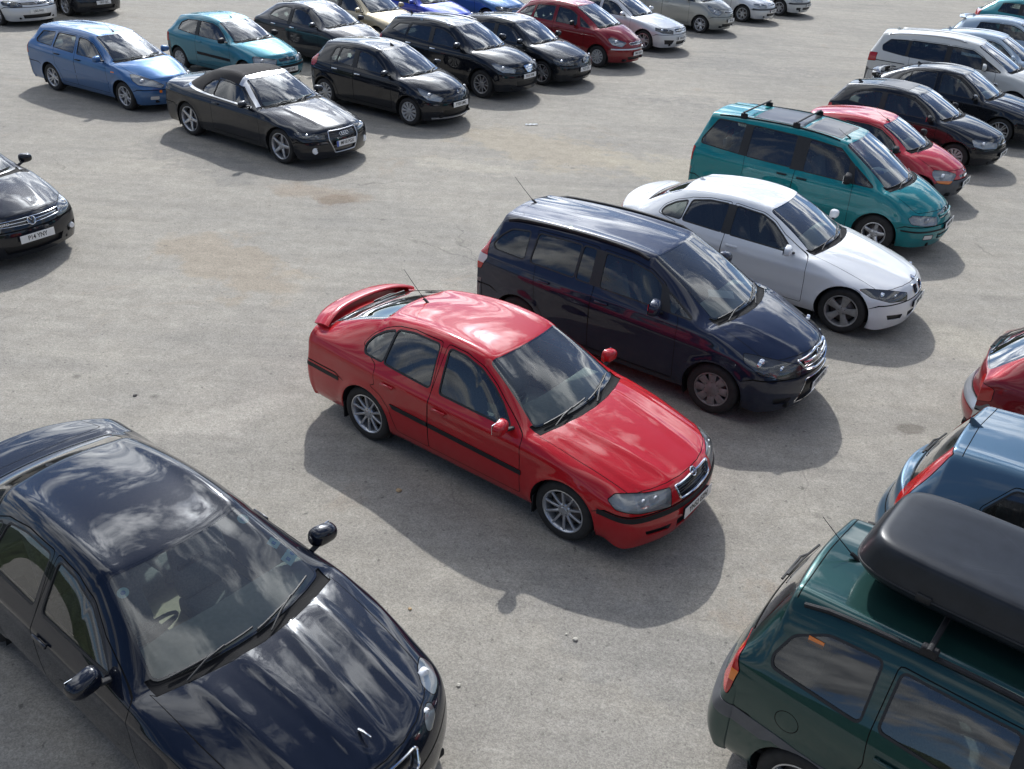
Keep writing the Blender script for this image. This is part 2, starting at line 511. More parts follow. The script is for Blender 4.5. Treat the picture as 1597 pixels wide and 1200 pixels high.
    bpy.data.objects.remove(o); bpy.data.meshes.remove(me)
    bm.free()
    b2 = bmesh.new(); b2.from_mesh(out); bpy.data.meshes.remove(out)
    return b2

def sculpt(bm, p):
    """wheel-arch lips, swage lines, bonnet ribs pressed into the dense surface"""
    R = p['R'] + p['arch']
    lines = p.get('swage', [])        # (z at x=0, z at x=-wb, amplitude, half width)
    ribs = p.get('ribs', [])          # bonnet ribs: (y at nose, y at cowl, amplitude, half width)
    fo = p['fo']; cx = p['cowl'][0]
    extra = p.get('extra')
    for v in bm.verts:
        x, y, z = v.co
        s = 1 if y > 0 else -1
        ay = abs(y)
        if ay > p['W'] / 2 - 0.22 and z < 1.1:
            d = 0.0
            for wx in (0.0, -p['wb']):
                r = math.hypot(x - wx, z - p['R'])
                if r < R + 0.25: d += p['flare'] * exp(-((r - R - 0.005) / 0.045) ** 2)
            for z0, z1, a, w in lines:
                zl = lerp(z0, z1, -x / p['wb'])
                q = (z - zl) / w
                if abs(q) < 3 and -p['wb'] - p['ro'] + .15 < x < fo - .35: d += a * (exp(-q * q) if q > 0 else exp(-(q * 0.5) ** 2))
            v.co.y += s * d
        if ribs and x > cx - 0.05 and z > 0.6:
            t = min(max((fo - .15 - x) / (fo - .15 - cx), 0), 1)
            for y0, y1, a, w in ribs:
                yl = lerp(y0, y1, t)
                q = (ay - yl) / w
                env = min(1, t * 6) * min(1, (1.0 - t) * 5 + 0.25)
                if abs(q) < 4:
                    v.co.z += a * env * (exp(-q * q) if q > 0 else exp(-(q * 0.35) ** 2))
        if extra: extra(v)

def rnd(poly, r, n=4):
    """round the corners of a closed polygon of 3-D points"""
    out = []
    m = len(poly)
    for i in range(m):
        a, b, c = V(poly[i - 1]), V(poly[i]), V(poly[(i + 1) % m])
        u, w = (a - b), (c - b)
        lu, lw = u.length, w.length
        if lu < 1e-6 or lw < 1e-6: continue
        ang = u.angle(w)
        if ang > radians(172) : out.append(b); continue
        d = min(r, lu * 0.45, lw * 0.45)
        p0, p1 = b + u / lu * d, b + w / lw * d
        for k in range(n + 1):
            t = k / n
            out.append(p0 * (1 - t) ** 2 + b * 2 * t * (1 - t) + p1 * t * t)
    return out
def basis(d):
    d = V(d).normalized()
    up = V((0, 0, 1)) if abs(d.z) < 0.85 else V((1, 0, 0))
    e1 = up.cross(d).normalized(); e2 = d.cross(e1).normalized()
    return d, e1, e2
def offs(poly, d, dist):
    d, e1, e2 = basis(d)
    P = [V((V(q).dot(e1), V(q).dot(e2))) for q in poly]
    dep = [V(q).dot(d) for q in poly]
    A = sum(P[i - 1].x * P[i].y - P[i].x * P[i - 1].y for i in range(len(P)))
    sg = 1 if A > 0 else -1
    out = []
    m = len(P)
    for i in range(m):
        a, b, c = P[i - 1], P[i], P[(i + 1) % m]
        n1 = V(((b - a).y, -(b - a).x)); n2 = V(((c - b).y, -(c - b).x))
        if n1.length < 1e-7 or n2.length < 1e-7: nn = (n1 + n2)
        else: nn = n1.normalized() + n2.normalized()
        if nn.length < 1e-6: nn = n1
        n = nn.normalized()
        k = 1.0 / max(0.45, (n.dot(n1.normalized()) if n1.length > 1e-7 else 1))
        q = b + n * dist * sg * k
        out.append(e1 * q.x + e2 * q.y + d * dep[i])
    return out

class Cutter:
    def __init__(s, bm):
        s.bm = bm
        s.lay = bm.faces.layers.int.new('reg')
        s.names = ['body']
        s.data = {}
        for f in bm.faces: s.upd(f)
    def upd(s, f):
        c = f.calc_center_median(); n = f.normal
        r = 0.0
        for v in f.verts:
            q = (v.co - c).length_squared
            if q > r: r = q
        s.data[f] = (c.x, c.y, c.z, n.x, n.y, n.z, r ** .5)
    def rid(s, n):
        if n not in s.names: s.names.append(n)
        return s.names.index(n)
    def cut(s, poly, d, name, lim=0.45, only=None, ndot=0.08, delete=False, cond=None):
        bm, lay = s.bm, s.lay
        d, e1, e2 = basis(d)
        P3 = [V(q) for q in poly]
        P = [(q.dot(e1), q.dot(e2)) for q in P3]
        u0, u1 = min(a for a, b in P), max(a for a, b in P)
        v0, v1 = min(b for a, b in P), max(b for a, b in P)
        dep = [q.dot(d) for q in P3]; d0, d1 = min(dep) - lim, max(dep) + lim
        if only is not None: only = {s.rid(n) for n in (only if isinstance(only, (list, tuple)) else [only])}
        ax, ay, az = d; bx, by, bz = e1; cx, cy, cz = e2
        box = {}
        def boxof(f):
            us = []; vs = []
            for v in f.verts:
                x, y, z = v.co
                us.append(x * bx + y * by + z * bz); vs.append(x * cx + y * cy + z * cz)
            return (min(us), max(us), min(vs), max(vs))
        for f, (x, y, z, nx, ny, nz, r) in s.data.items():
            if nx * ax + ny * ay + nz * az < ndot: continue
            t = x * bx + y * by + z * bz
            if t + r < u0 or t - r > u1: continue
            t = x * cx + y * cy + z * cz
            if t + r < v0 or t - r > v1: continue
            t = x * ax + y * ay + z * az
            if t < d0 or t > d1: continue
            if only is not None and f[lay] not in only: continue
            if cond and not cond(V((x, y, z))): continue
            b4 = boxof(f)
            if b4[1] < u0 or b4[0] > u1 or b4[3] < v0 or b4[2] > v1: continue
            box[f] = b4
        m = len(P)
        for i in range(m):
            a, b = P3[i], P3[(i + 1) % m]
            pa, pb = P[i], P[(i + 1) % m]
            if abs(pa[0] - pb[0]) + abs(pa[1] - pb[1]) < 1e-5: continue
            n = (b - a).cross(d)
            if n.length < 1e-7: continue
            n.normalize()
            su0, su1 = min(pa[0], pb[0]) - 1e-4, max(pa[0], pb[0]) + 1e-4
            sv0, sv1 = min(pa[1], pb[1]) - 1e-4, max(pa[1], pb[1]) + 1e-4
            fs = []
            for f, q in box.items():
                if q[1] < su0 or q[0] > su1 or q[3] < sv0 or q[2] > sv1: continue
                lo = hi = False
                for v in f.verts:
                    t = (v.co - a).dot(n)
                    if t > 1e-6: hi = True
                    elif t < -1e-6: lo = True
                if lo and hi: fs.append(f)
            if not fs: continue
            on = {}
            def sidev(v):
                t = on.get(v)
                if t is None:
                    t = (v.co - a).dot(n); on[v] = t
                return t
            touched = set(fs)
            for f in fs:
                for e in list(f.edges):
                    va, vb = e.verts
                    ta, tb = sidev(va), sidev(vb)
                    if (ta > 1e-6 and tb < -1e-6) or (ta < -1e-6 and tb > 1e-6):
                        for g in e.link_faces: touched.add(g)
                        ne, nv = bmesh.utils.edge_split(e, va, ta / (ta - tb))
                        on[nv] = 0.0
            new = []
            for f in fs:
                lv = [v for v in f.verts if abs(sidev(v)) <= 1e-6]
                if len(lv) < 2: continue
                if len(lv) > 2:
                    mx_ = max(((p_ - q_).length, i_, j_) for i_, p_ in enumerate([v.co for v in lv]) for j_, q_ in enumerate([v.co for v in lv]) if i_ < j_)
                    lv = [lv[mx_[1]], lv[mx_[2]]]
                try:
                    nf, nl = bmesh.utils.face_split(f, lv[0], lv[1])
                    nf.normal_update(); f.normal_update(); new.append(nf)
                except (ValueError, TypeError): pass
            for g in fs + new: s.upd(g); box[g] = boxof(g)
        idx = s.rid(name)
        hit = []
        for f in box:
            c = s.data[f]
            x, y = c[0] * bx + c[1] * by + c[2] * bz, c[0] * cx + c[1] * cy + c[2] * cz
            if x < u0 or x > u1 or y < v0 or y > v1: continue
            ins = False
            j = m - 1
            for i in range(m):
                xi, yi = P[i]; xj, yj = P[j]
                if (yi > y) != (yj > y) and x < (xj - xi) * (y - yi) / (yj - yi) + xi: ins = not ins
                j = i
            if ins: hit.append(f)
        if delete:
            for f in hit: s.data.pop(f, None)
            bmesh.ops.delete(bm, geom=hit, context='FACES')
        else:
            for f in hit: f[lay] = idx
        return len(hit)

def finish_region(cut, src, names, name, mats, parent, inset=0.0, mi=None, skirt=0.0):
    """make one mesh object out of all faces in the named regions; mi maps region->slot"""
    lay = cut.lay
    ids = {cut.rid(n): (mi or {}).get(n, 0) for n in names}
    faces = [f for f in cut.bm.faces if f[lay] in ids]
    if not faces: return None
    bvh, snorm, stris, sco = src
    vm = {}; cos_ = []; fl = []; fmi = []; nos = []
    for f in faces:
        ix = []
        for v in f.verts:
            if v not in vm:
                vm[v] = len(cos_)
                loc, no, fi, dist = bvh.find_nearest(v.co)
                a, b, c = stris[fi]
                bc = barycentric_transform(loc, sco[a], sco[b], sco[c], snorm[a], snorm[b], snorm[c])
                if bc.length < 1e-6: bc = no
                bc.normalize()
                nos.append(bc)
                cos_.append(v.co - bc * inset)
            ix.append(vm[v])
        fl.append(ix); fmi.append(ids[f[lay]])
    nf = len(fl)
    if skirt:
        # turned-in edge so a panel shows thickness
        cnt = {}
        for ix in fl:
            for a, b in zip(ix, ix[1:] + ix[:1]):
                cnt[(a, b)] = 1
        brd = [(a, b) for (a, b) in cnt if (b, a) not in cnt]
        inn = {}
        for a, b in brd:
            for q in (a, b):
                if q not in inn:
                    inn[q] = len(cos_); cos_.append(cos_[q] - nos[q] * skirt); nos.append(nos[q])
            fl.append([b, a, inn[a], inn[b]]); fmi.append(0)
    me = bpy.data.meshes.new(name)
    me.from_pydata([tuple(c) for c in cos_], [], fl)
    me.polygons.foreach_set('material_index', fmi)
    sm = [True] * nf + [False] * (len(fl) - nf)
    me.polygons.foreach_set('use_smooth', sm)
    me.update()
    ln = []
    for pidx, pl in enumerate(me.polygons):
        for li in pl.loop_indices:
            ln.append(nos[me.loops[li].vertex_index] if pidx < nf else pl.normal)
    me.normals_split_custom_set([tuple(n) for n in ln])
    return link(name, me, mats, parent)

def region_cup(cut, reg, d, depth, name, mats, parent, shrink=0.93, fit=None):
    """recess behind a region: the same outline pushed inwards, with walls"""
    ids = [cut.rid(n) for n in (reg if isinstance(reg, (list, tuple)) else [reg])]
    d = V(d).normalized()
    faces = [f for f in cut.bm.faces if f[cut.lay] in ids and f.normal.dot(d) > 0]
    if fit: faces = [f for f in faces if fit(f.calc_center_median())]
    if not faces: return None
    bm = bmesh.new()
    vm = {}
    for f in faces:
        vs = []
        for v in f.verts:
            if v not in vm: vm[v] = bm.verts.new(v.co - d * 0.002)
            vs.append(vm[v])
        try: bm.faces.new(vs)
        except ValueError: pass
    c = V((0, 0, 0))
    for v in bm.verts: c += v.co
    c /= len(bm.verts)
    brd = [e for e in bm.edges if len(e.link_faces) == 1]
    base = bm.faces[:]
    r = bmesh.ops.extrude_edge_only(bm, edges=brd)
    nv = [g for g in r['geom'] if isinstance(g, bmesh.types.BMVert)]
    # the new verts stay as the outer rim, originals go in
    old = {v for f in base for v in f.verts}
    for v in old:
        q = v.co - c; q -= d * q.dot(d)
        v.co = v.co - q * (1 - shrink) - d * depth
    o = mk(name, bm, mats, parent, smooth=True, angle=35)
    return o
# ---------------------------------------------------------------- wheels
WCACHE = {}
def wheel_meshes(R, tw, rr, style, rmat):
    key = (R, tw, rr, style, rmat.name)
    if key in WCACHE: return WCACHE[key]
    h = tw / 2
    # tyre, outer face towards -y
    bm = bmesh.new()
    s = R - rr
    lathe_y(bm, [(rr - .012, -h + .022), (rr + .004, -h + .010), (rr + s * .25, -h + .001), (rr + s * .55, -h - .003), (rr + s * .8, -h + .004),
                 (R - .012, -h + .018), (R - .003, -h + .032), (R, -h + .05), (R, h - .05), (R - .012, h - .018), (rr + s * .5, h), (rr, h - .02)], 48)
    # tread grooves
    tyre = bpy.data.meshes.new('tyre')
    bmesh.ops.recalc_face_normals(bm, faces=bm.faces[:])
    for f in bm.faces: f.smooth = True
    bm.to_mesh(tyre); bm.free(); tyre.materials.append(TYRE)
    # rim
    bm = bmesh.new()
    y0 = -h + .006
    lathe_y(bm, [(rr + .002, y0 + .016), (rr + .006, y0), (rr - .004, y0 - .002), (rr - .014, y0 + .008), (rr - .020, y0 + .03), (rr - .03, y0 + .06), (rr - .032, h - .03)], 48)
    ri = rr - .016
    def spoke(a, w0, w1, r0, r1, ya, yb, th=.022, mi=0):
        # bar from hub to rim, rounded face
        vs = []
        ca, sa = cos(a), sin(a)
        for r, w, y in ((r0, w0, ya), ((r0 + r1) / 2, (w0 + w1) / 2 * .94, (ya + yb) / 2 - .004), (r1, w1, yb)):
            ring = []
            for du, dy in ((-w / 2, th), (-w / 2, .004), (-w * .32, -.002), (w * .32, -.002), (w / 2, .004), (w / 2, th)):
                x = r * ca - du * sa; z = r * sa + du * ca
                ring.append(bm.verts.new((x, y + dy, z)))
            vs.append(ring)
        for A, B in zip(vs, vs[1:]):
            for k in range(5): bm.faces.new((A[k], A[k + 1], B[k + 1], B[k])).material_index = mi
    def hub(r, y, mi=0, bolts=5, br=.045):
        lathe_y(bm, [(.0005, y - .006), (r * .55, y - .006), (r * .62, y - .002), (r, y), (r + .012, y + .012), (r + .012, y + .04)], 24, mi)
        for k in range(bolts):
            a = 2 * pi * (k + .5) / bolts
            rbox(bm, (.013, .012, .013), (br * cos(a), y + .0, br * sin(a)), None, .003, 1, 1)
    if style == 'split9':      # paired slim spokes
        for k in range(9):
            a = 2 * pi * k / 9 + pi / 2
            for q in (-1, 1): spoke(a + q * .115, .020, .017, .055, ri, y0 + .03, y0 + .008)
        hub(.062, y0 + .026)
    elif style == 'five':
        for k in range(5): spoke(2 * pi * k / 5 + pi / 2, .072, .050, .045, ri, y0 + .03, y0 + .004, .03)
        hub(.066, y0 + .026)
    elif style == 'five_fat':
        for k in range(5): spoke(2 * pi * k / 5 + pi / 2, .060, .125, .045, ri, y0 + .030, y0 + .010, .03)
        hub(.066, y0 + .026)
    elif style == 'six':
        for k in range(6):
            for q in (-1, 1): spoke(2 * pi * k / 6 + q * .16, .030, .022, .05, ri, y0 + .028, y0 + .008)
        hub(.062, y0 + .024)
    elif style == 'star':      # three-by-two spokes
        for k in range(5):
            for q in (-1, 1): spoke(2 * pi * k / 5 + pi / 2 + q * .20, .036, .026, .05, ri, y0 + .028, y0 + .008)
        hub(.064, y0 + .024)
    elif style == 'ten':
        for k in range(10): spoke(2 * pi * k / 10, .030, .022, .05, ri, y0 + .026, y0 + .008)
        hub(.06, y0 + .022)
    elif style == 'cover7':    # wide petals of a wheel trim, narrow slots near the edge
        lathe_y(bm, [(.002, y0 + .0), (.05, y0 + .0), (.06, y0 + .006), (ri * .52, y0 + .008)], 48)
        for k in range(8):
            spoke(2 * pi * k / 8, .082, .100, ri * .50, ri, y0 + .008, y0 + .004, .02)
        for k in range(8):
            rbox(bm, (.012, .006, .012), (.085 * cos(2 * pi * k / 8), y0 + .005, .085 * sin(2 * pi * k / 8)), None, .002, 1, 1)
    elif style == 'cover12':
        lathe_y(bm, [(.002, y0 + .0), (.05, y0 + .0), (.06, y0 + .006), (ri * .40, y0 + .008)], 48)
        for k in range(11):
            spoke(2 * pi * k / 11, .036, .062, ri * .38, ri, y0 + .008, y0 + .004, .02)
    elif style == 'steel':
        lathe_y(bm, [(.002, y0 + .03), (.07, y0 + .03), (.10, y0 + .05), (ri * .8, y0 + .02), (ri, y0 + .03)], 48)
    # dark recess and brake disc behind the spokes
    lathe_y(bm, [(.001, y0 + .075), (rr * .72, y0 + .075), (rr * .72, y0 + .085)], 40, 2)
    lathe_y(bm, [(.001, y0 + .10), (rr - .01, y0 + .10)], 40, 3)
    rim = bpy.data.meshes.new('rim')
    for f in bm.faces: f.smooth = True
    for e in bm.edges:
        if len(e.link_faces) == 2 and e.calc_face_angle(0) > radians(38): e.smooth = False
    bm.to_mesh(rim); bm.free()
    for m in (rmat, GLOSSBLACK, DISC, UNDER): rim.materials.append(m)
    WCACHE[key] = (tyre, rim)
    return WCACHE[key]

# ---------------------------------------------------------------- badges (small shapes in the y-z plane, facing +x)
def badge(kind, s, parent, M):
    bm = bmesh.new()
    def ring(cy, cz, r, w, mi=0, sy=1.0, x=0.0):
        pts = [(x, cy + r * cos(t * 2 * pi / 28) * sy, cz + r * sin(t * 2 * pi / 28)) for t in range(29)]
        tube(bm, pts, w, 6, False, mi=mi)
    def disc(cy, cz, r, x, mi, sy=1.0):
        vs = [bm.verts.new((x, cy + r * cos(t * 2 * pi / 24) * sy, cz + r * sin(t * 2 * pi / 24))) for t in range(24)]
        f = bm.faces.new(vs); f.material_index = mi
    def poly(pts, mi=0, x=.003):
        a = [bm.verts.new((x, p[0] * s, p[1] * s)) for p in pts]; b = [bm.verts.new((x - .004, p[0] * s, p[1] * s)) for p in pts]
        bm.faces.new(a).material_index = mi
        for i in range(len(pts)): bm.faces.new((a[i], b[i], b[(i + 1) % len(pts)], a[(i + 1) % len(pts)])).material_index = mi
    def line(pts, w, mi=0): tube(bm, [(.003, p[0] * s, p[1] * s) for p in pts], w * s, 5, True, mi=mi)
    if kind == 'rings':
        for k in range(4): ring((k - 1.5) * s * .85, 0, s * .56, s * .085)
    elif kind == 'vw':
        disc(0, 0, s * .95, -.001, 2); ring(0, 0, s * .95, s * .09)
        line([(-.42, .78), (0, .05), (.42, .78)], .09); line([(-.80, .42), (-.40, -.78), (0, .0), (.40, -.78), (.80, .42)], .09)
    elif kind == 'roundel':
        disc(0, 0, s, 0, 3); ring(0, 0, s, s * .08); ring(0, 0, s * .56, s * .05)
        for q in range(4):
            a0 = q * pi / 2
            poly([(0, 0)] + [(.52 * cos(a0 + t * pi / 12), .52 * sin(a0 + t * pi / 12)) for t in range(7)], 1 if q % 2 else 4)
    elif kind == 'arrow':
        disc(0, 0, s, 0, 2); ring(0, 0, s, s * .14); line([(-.55, -.3), (.1, .1), (.5, .45)], .14); line([(-.2, -.5), (.2, -.1), (.1, .5)], .10)
    elif kind == 'griffin':
        ring(0, 0, s, s * .12); line([(-.5, .5), (0, -.1), (.5, .5)], .14); line([(-.35, -.2), (0, -.7), (.35, -.2)], .14)
    elif kind == 'bar':
        ring(0, 0, s * .9, s * .11); poly([(-1.25, -.18), (1.25, -.18), (1.25, .18), (-1.25, .18)])
    elif kind == 'diamond':
        line([(0, 1), (.62, 0), (0, -1), (-.62, 0), (0, 1)], .16)
    elif kind == 'chevrons':
        line([(-.9, -.1), (0, .65), (.9, -.1)], .16); line([(-.9, -.65), (0, .1), (.9, -.65)], .16)
    elif kind == 'oval':
        vs = [bm.verts.new((.001, s * 1.5 * cos(t * 2 * pi / 24), s * .6 * sin(t * 2 * pi / 24))) for t in range(24)]
        bm.faces.new(vs).material_index = 1
        tube(bm, [(.001, s * 1.5 * cos(t * 2 * pi / 28), s * .6 * sin(t * 2 * pi / 28)) for t in range(29)], s * .08, 5, False)
    elif kind == 'lion':
        line([(-.4, -.8), (.0, -.2), (-.1, .4), (.3, .8)], .16); line([(.0, -.1), (.55, .1)], .12); line([(-.1, -.3), (.4, -.8)], .12)
    elif kind == 'h':
        line([(-.6, .8), (-.4, -.8)], .14); line([(.6, .8), (.4, -.8)], .14); line([(-.5, 0), (.5, 0)], .12); line([(-.9, .95), (-.8, -.95), (.8, -.95), (.9, .95), (-.9, .95)], .07)
    o = mk('badge', bm, [CHROME, LOGOB, GLOSSBLACK, GLOSSBLACK, PAPER], parent, smooth=True)
    o.matrix_local = M
    return o

def frame_at(P, n, up=V((0, 0, 1))):
    """matrix whose +x is n, +z as near up as possible"""
    n = n.normalized(); y = up.cross(n).normalized(); z = n.cross(y)
    return Matrix(((n.x, y.x, z.x, P.x), (n.y, y.y, z.y, P.y), (n.z, y.z, z.z, P.z), (0, 0, 0, 1)))

# ---------------------------------------------------------------- a whole car
def build_car(p_in):
    p = dict(DEF); p.update(p_in)
    root = empty(p['name'])
    hw, wb, R = p['W'] / 2, p['wb'], p['R']
    PT = p['paint']
    bm = build_shell(p)
    sculpt(bm, p)
    bm.normal_update()
    # source surface for normals and projection
    sb = bm.copy(); bmesh.ops.triangulate(sb, faces=sb.faces[:]); sb.normal_update()
    sb.verts.ensure_lookup_table()
    sco = [v.co.copy() for v in sb.verts]; snorm = [v.normal.copy() for v in sb.verts]
    stris = [tuple(v.index for v in f.verts) for f in sb.faces]
    bvh = BVHTree.FromPolygons(sco, stris)
    sb.free()
    src = (bvh, snorm, stris, sco)
    def cast(o, d):
        h = bvh.ray_cast(V(o), V(d).normalized())
        if h[0] is None: return None, None
        n = h[1]
        if n.dot(V(d)) > 0: n = -n
        return h[0], n
    def side(x, z, s=-1): return cast((x, s * 3, z), (0, -s, 0))
    def top(x, y): return cast((x, y, 4), (0, 0, -1))
    def front(y, z): return cast((4, y, z), (-1, 0, 0))
    def back(y, z): return cast((-9, y, z), (1, 0, 0))
    K = Cutter(bm)
    detail = p.get('detail', 2)
    sides = (-1, 1)
    G = 0.0035 if detail >= 2 else 0.005
    painted = ['body', 'front_bumper', 'rear_bumper', 'bonnet', 'front_door', 'rear_door', 'boot_lid', 'fuel_flap']
    def thru(pts, name, **kw): K.cut([(x, 0, z) for x, z in pts], (0, 1, 0), name, lim=5, ndot=-2, **kw)
    # bumpers
    fb = p.get('fbump', (-R - .05 + 2 * R + .12, .50)); xs_, zb = p['fo'] - .42, fb[1]
    if p.get('bumpers', True):
        zb = p['zbf'] if 'zbf' in p else .53
        xa = R + p['arch'] - .04
        thru([(3, zb), (xa + .12, zb + .01), (xa, zb - .05), (xa, -1), (3, -1)], 'front_bumper', only='body')
        thru([(3, zb + G), (xa + .12, zb + .01 + G), (xa - G, zb - .05), (xa + .01, zb - .05), (xa + .13, zb - G), (3, zb - G)], 'gap')
        zr = p.get('zbr', .60); xr = -wb - R - p['arch'] + .04
        thru([(-9, zr), (xr - .12, zr + .01), (xr, zr - .05), (xr, -1), (-9, -1)], 'rear_bumper', only='body')
        thru([(-9, zr + G), (xr - .12, zr + .01 + G), (xr + G, zr - .05), (xr - .01, zr - .05), (xr - .13, zr - G), (-9, zr - G)], 'gap')
    # bonnet
    crx, crz, cry = p['cowlr']; cx, cz = p['cowl']
    bw = p.get('bonnetw', (cry + .02, hw * p['nosew'] - .13)); bx = p['fo'] - .13 + p.get('bonnetx', 0); bsw = p['sweep'] * .85
    bp_ = []
    for t in range(9):
        f = -1 + 2 * t / 8; bp_.append((bx - bsw * abs(f) ** 2.2, bw[1] * f, 0))
    bp_ += [(lerp(bx - bsw, crx, .5), lerp(bw[1], bw[0], .72), 0), (crx + .04, bw[0], 0)]
    for t in range(7):
        f = 1 - 2 * t / 6; bp_.append((lerp(cx, crx, f * f) + .082, bw[0] * .97 * f, 0))
    bp_ += [(crx + .04, -bw[0], 0), (lerp(bx - bsw, crx, .5), -lerp(bw[1], bw[0], .72), 0)]
    K.cut(offs(bp_, (0, 0, 1), G), (0, 0, 1), 'gap', lim=3, only=['body', 'front_bumper'], ndot=0.35, cond=lambda c: c.x > crx - .1)
    K.cut(offs(bp_, (0, 0, 1), -G), (0, 0, 1), 'bonnet', lim=3, only='gap', ndot=0.2, cond=lambda c: c.x > crx - .1 and c.z > zb + .03)
    # glass outlines
    GL = p['glass']            # list of (polygon in x,z ; kind) front to rear
    sill = p['sill']
    doors = p.get('doors', 2)
    bpx = p['bp']; d0 = p.get('door0', -R - p['arch'] - .13); d2 = p.get('door2', -wb + R * .55 + .05)
    def belt(x): return lerp(p['beltA'], p['beltC'], min(1, max(0, (crx - x) / (crx + wb + p['ro']))))
    def dpoly(xa, xb, gs, rearcut):
        zt = []
        for g in gs:
            zt += [q for q in offs([(x, 0, z) for x, z in g], (0, 1, 0), p.get('dtop', .034)) if q.z > belt(q.x) + .05]
        zt.sort(key=lambda q: -q.x)
        pts = [(xa, 0, sill + .10)]
        pts += [(xa - .01, 0, belt(xa) - .25), (xa - .03 * (xa > bpx), 0, belt(xa) - .0)] if not gs or True else []
        pts += [tuple(q) for q in zt]
        if rearcut:
            pts += [(xb, 0, belt(xb)), (xb + .03, 0, belt(xb) - .20)]
            for a in range(5):
                t = radians(100 - a * 22)
                r = R + p['arch'] + .07
                q = (-wb + r * cos(t), 0, R + r * sin(t))
                if q[0] > xb - .05 and q[2] > sill + .12: pts.append(q)
            pts += [(-wb + R + p['arch'] + .10, 0, sill + .10)]
        else:
            pts += [(xb, 0, belt(xb)), (xb, 0, sill + .10)]
        return rnd(pts, .03, 2)
    dlist = []
    if doors == 2:
        fg = [g for g, *_ in GL if sum(q[0] for q in g) / len(g) > bpx and not p.get('fixedfront', {}).get(id(g))]
        rg = [g for g, *_ in GL if bpx > sum(q[0] for q in g) / len(g) > p.get('cpx', -9)]
        dlist = [('front_door', dpoly(d0, bpx, fg, False)), ('rear_door', dpoly(bpx, d2, rg, True))]
    elif doors == 1:
        fg = [g for g, *_ in GL if sum(q[0] for q in g) / len(g) > bpx]
        dlist = [('front_door', dpoly(d0, bpx, fg, False))]
    for s in sides:
        cond = (lambda s: (lambda c: c.y * s > .35))(s)
        sx = '_l' if s > 0 else '_r'
        for nm, poly in dlist:
            K.cut(offs(poly, (0, s, 0), G), (0, s, 0), 'gap', lim=3, only='body', cond=cond)
            K.cut(offs(poly, (0, s, 0), -G), (0, s, 0), nm + ('_l' if s > 0 else '_r'), lim=3, only='gap', cond=cond)
        for poly in p.get('black', []):
            K.cut(rnd([(x, 0, z) for x, z in poly], .02), (0, s, 0), 'window_surround' + sx, lim=3, cond=cond)
        for gi, g in enumerate(GL):
            poly = rnd([(x, 0, z) for x, z in g[0]], g[2] if len(g) > 2 else .035)
            tr = p.get('trim', .016)
            K.cut(offs(poly, (0, s, 0), tr), (0, s, 0), 'window_surround' + sx, lim=3, cond=cond)
            K.cut(poly, (0, s, 0), 'glass%d%s' % (gi, 'l' if s > 0 else 'r'), lim=3, only='window_surround' + sx, cond=cond)
        for wx in (0, -wb):
            ra = R + p['arch']
            K.cut([(wx + ra * cos(t * 2 * pi / 36), 0, R + ra * sin(t * 2 * pi / 36)) for t in range(36)], (0, s, 0), 'x', lim=3, ndot=-.3, delete=True,
                  cond=(lambda s: (lambda c: c.y * s > .45))(s))
    # windscreen, scuttle
    hx, hz = p['hdr']; hrx, hrz, hry = p['hdrr']
    ap = p.get('apillar', .045)
    def wscurve(off, yin, cxo, n=8, lo=True):
        a, b = (V((cx, 0, cz)), V((crx, cry, crz))) if lo else (V((hx, 0, hz)), V((hrx, hry, hrz)))
        out = []
        for t in range(n + 1):
            f = -1 + 2 * t / n
            x = lerp(a.x, b.x, f * f) + off
            out.append((x, (b.y - yin) * f, lerp(a.z, b.z, f * f)))
        return out
    dW = (.5, 0, .85)
    lowc = wscurve(-.03, ap, 0); upc = wscurve(.03, ap, 0, lo=False)
    cw = lambda c: c.x > hx - .3 and c.x < cx + .3
    sc = wscurve(.078, .0, 0) + [(q[0], q[1], q[2]) for q in wscurve(-.05, .0, 0)[::-1]]
    K.cut(sc, (0, 0, 1), 'scuttle', lim=.3, ndot=.2, cond=cw)
    poly = rnd(lowc + upc[::-1], .05)
    K.cut(offs(poly, dW, .016), dW, 'screen_surround', lim=.4, ndot=.1, cond=cw)
    K.cut(poly, dW, 'windscreen', lim=.4, only='screen_surround', ndot=.1, cond=cw)
    # rear window
    if p.get('rearglass', True):
        rx, rz = p['rh']; rrx, rrz, rry = p['rhr']; gx, gz = p['gb']; grx, grz, gry = p['gbr']
        dp = p.get('dpillar', .06)
        a = V((rx, 0, rz)); b = V((rrx, rry - dp, rrz)); c_ = V((gx, 0, gz)); d_ = V((grx, gry - dp, grz))
        vv = (a - c_); dR = V((-vv.z, 0, vv.x)); dR = dR if dR.x < 0 else -dR
        e0, e1 = p.get('rgins', (.05, .03))
        U = [(lerp(a.x, b.x, f * f), b.y * f, lerp(a.z, b.z, f * f)) for f in [-1 + t / 4 for t in range(9)]]
        Lw = [(lerp(c_.x, d_.x, f * f), d_.y * f, lerp(c_.z, d_.z, f * f)) for f in [-1 + t / 4 for t in range(9)]]
        dn = (c_ - a).normalized()
        U = [V(q) + dn * e0 for q in U]; Lw = [V(q) - dn * e1 for q in Lw]
        poly = rnd(U + Lw[::-1], .07)
        cb = lambda c: c.x < rx + .35
        K.cut(offs(poly, dR, .02), dR, 'rear_surround', lim=.4, ndot=.1, cond=cb)
        K.cut(poly, dR, 'rear_window', lim=.4, only='rear_surround', ndot=.1, cond=cb)
    # lamps: list of (name, pts for right side, dir, style)
    lamps = []
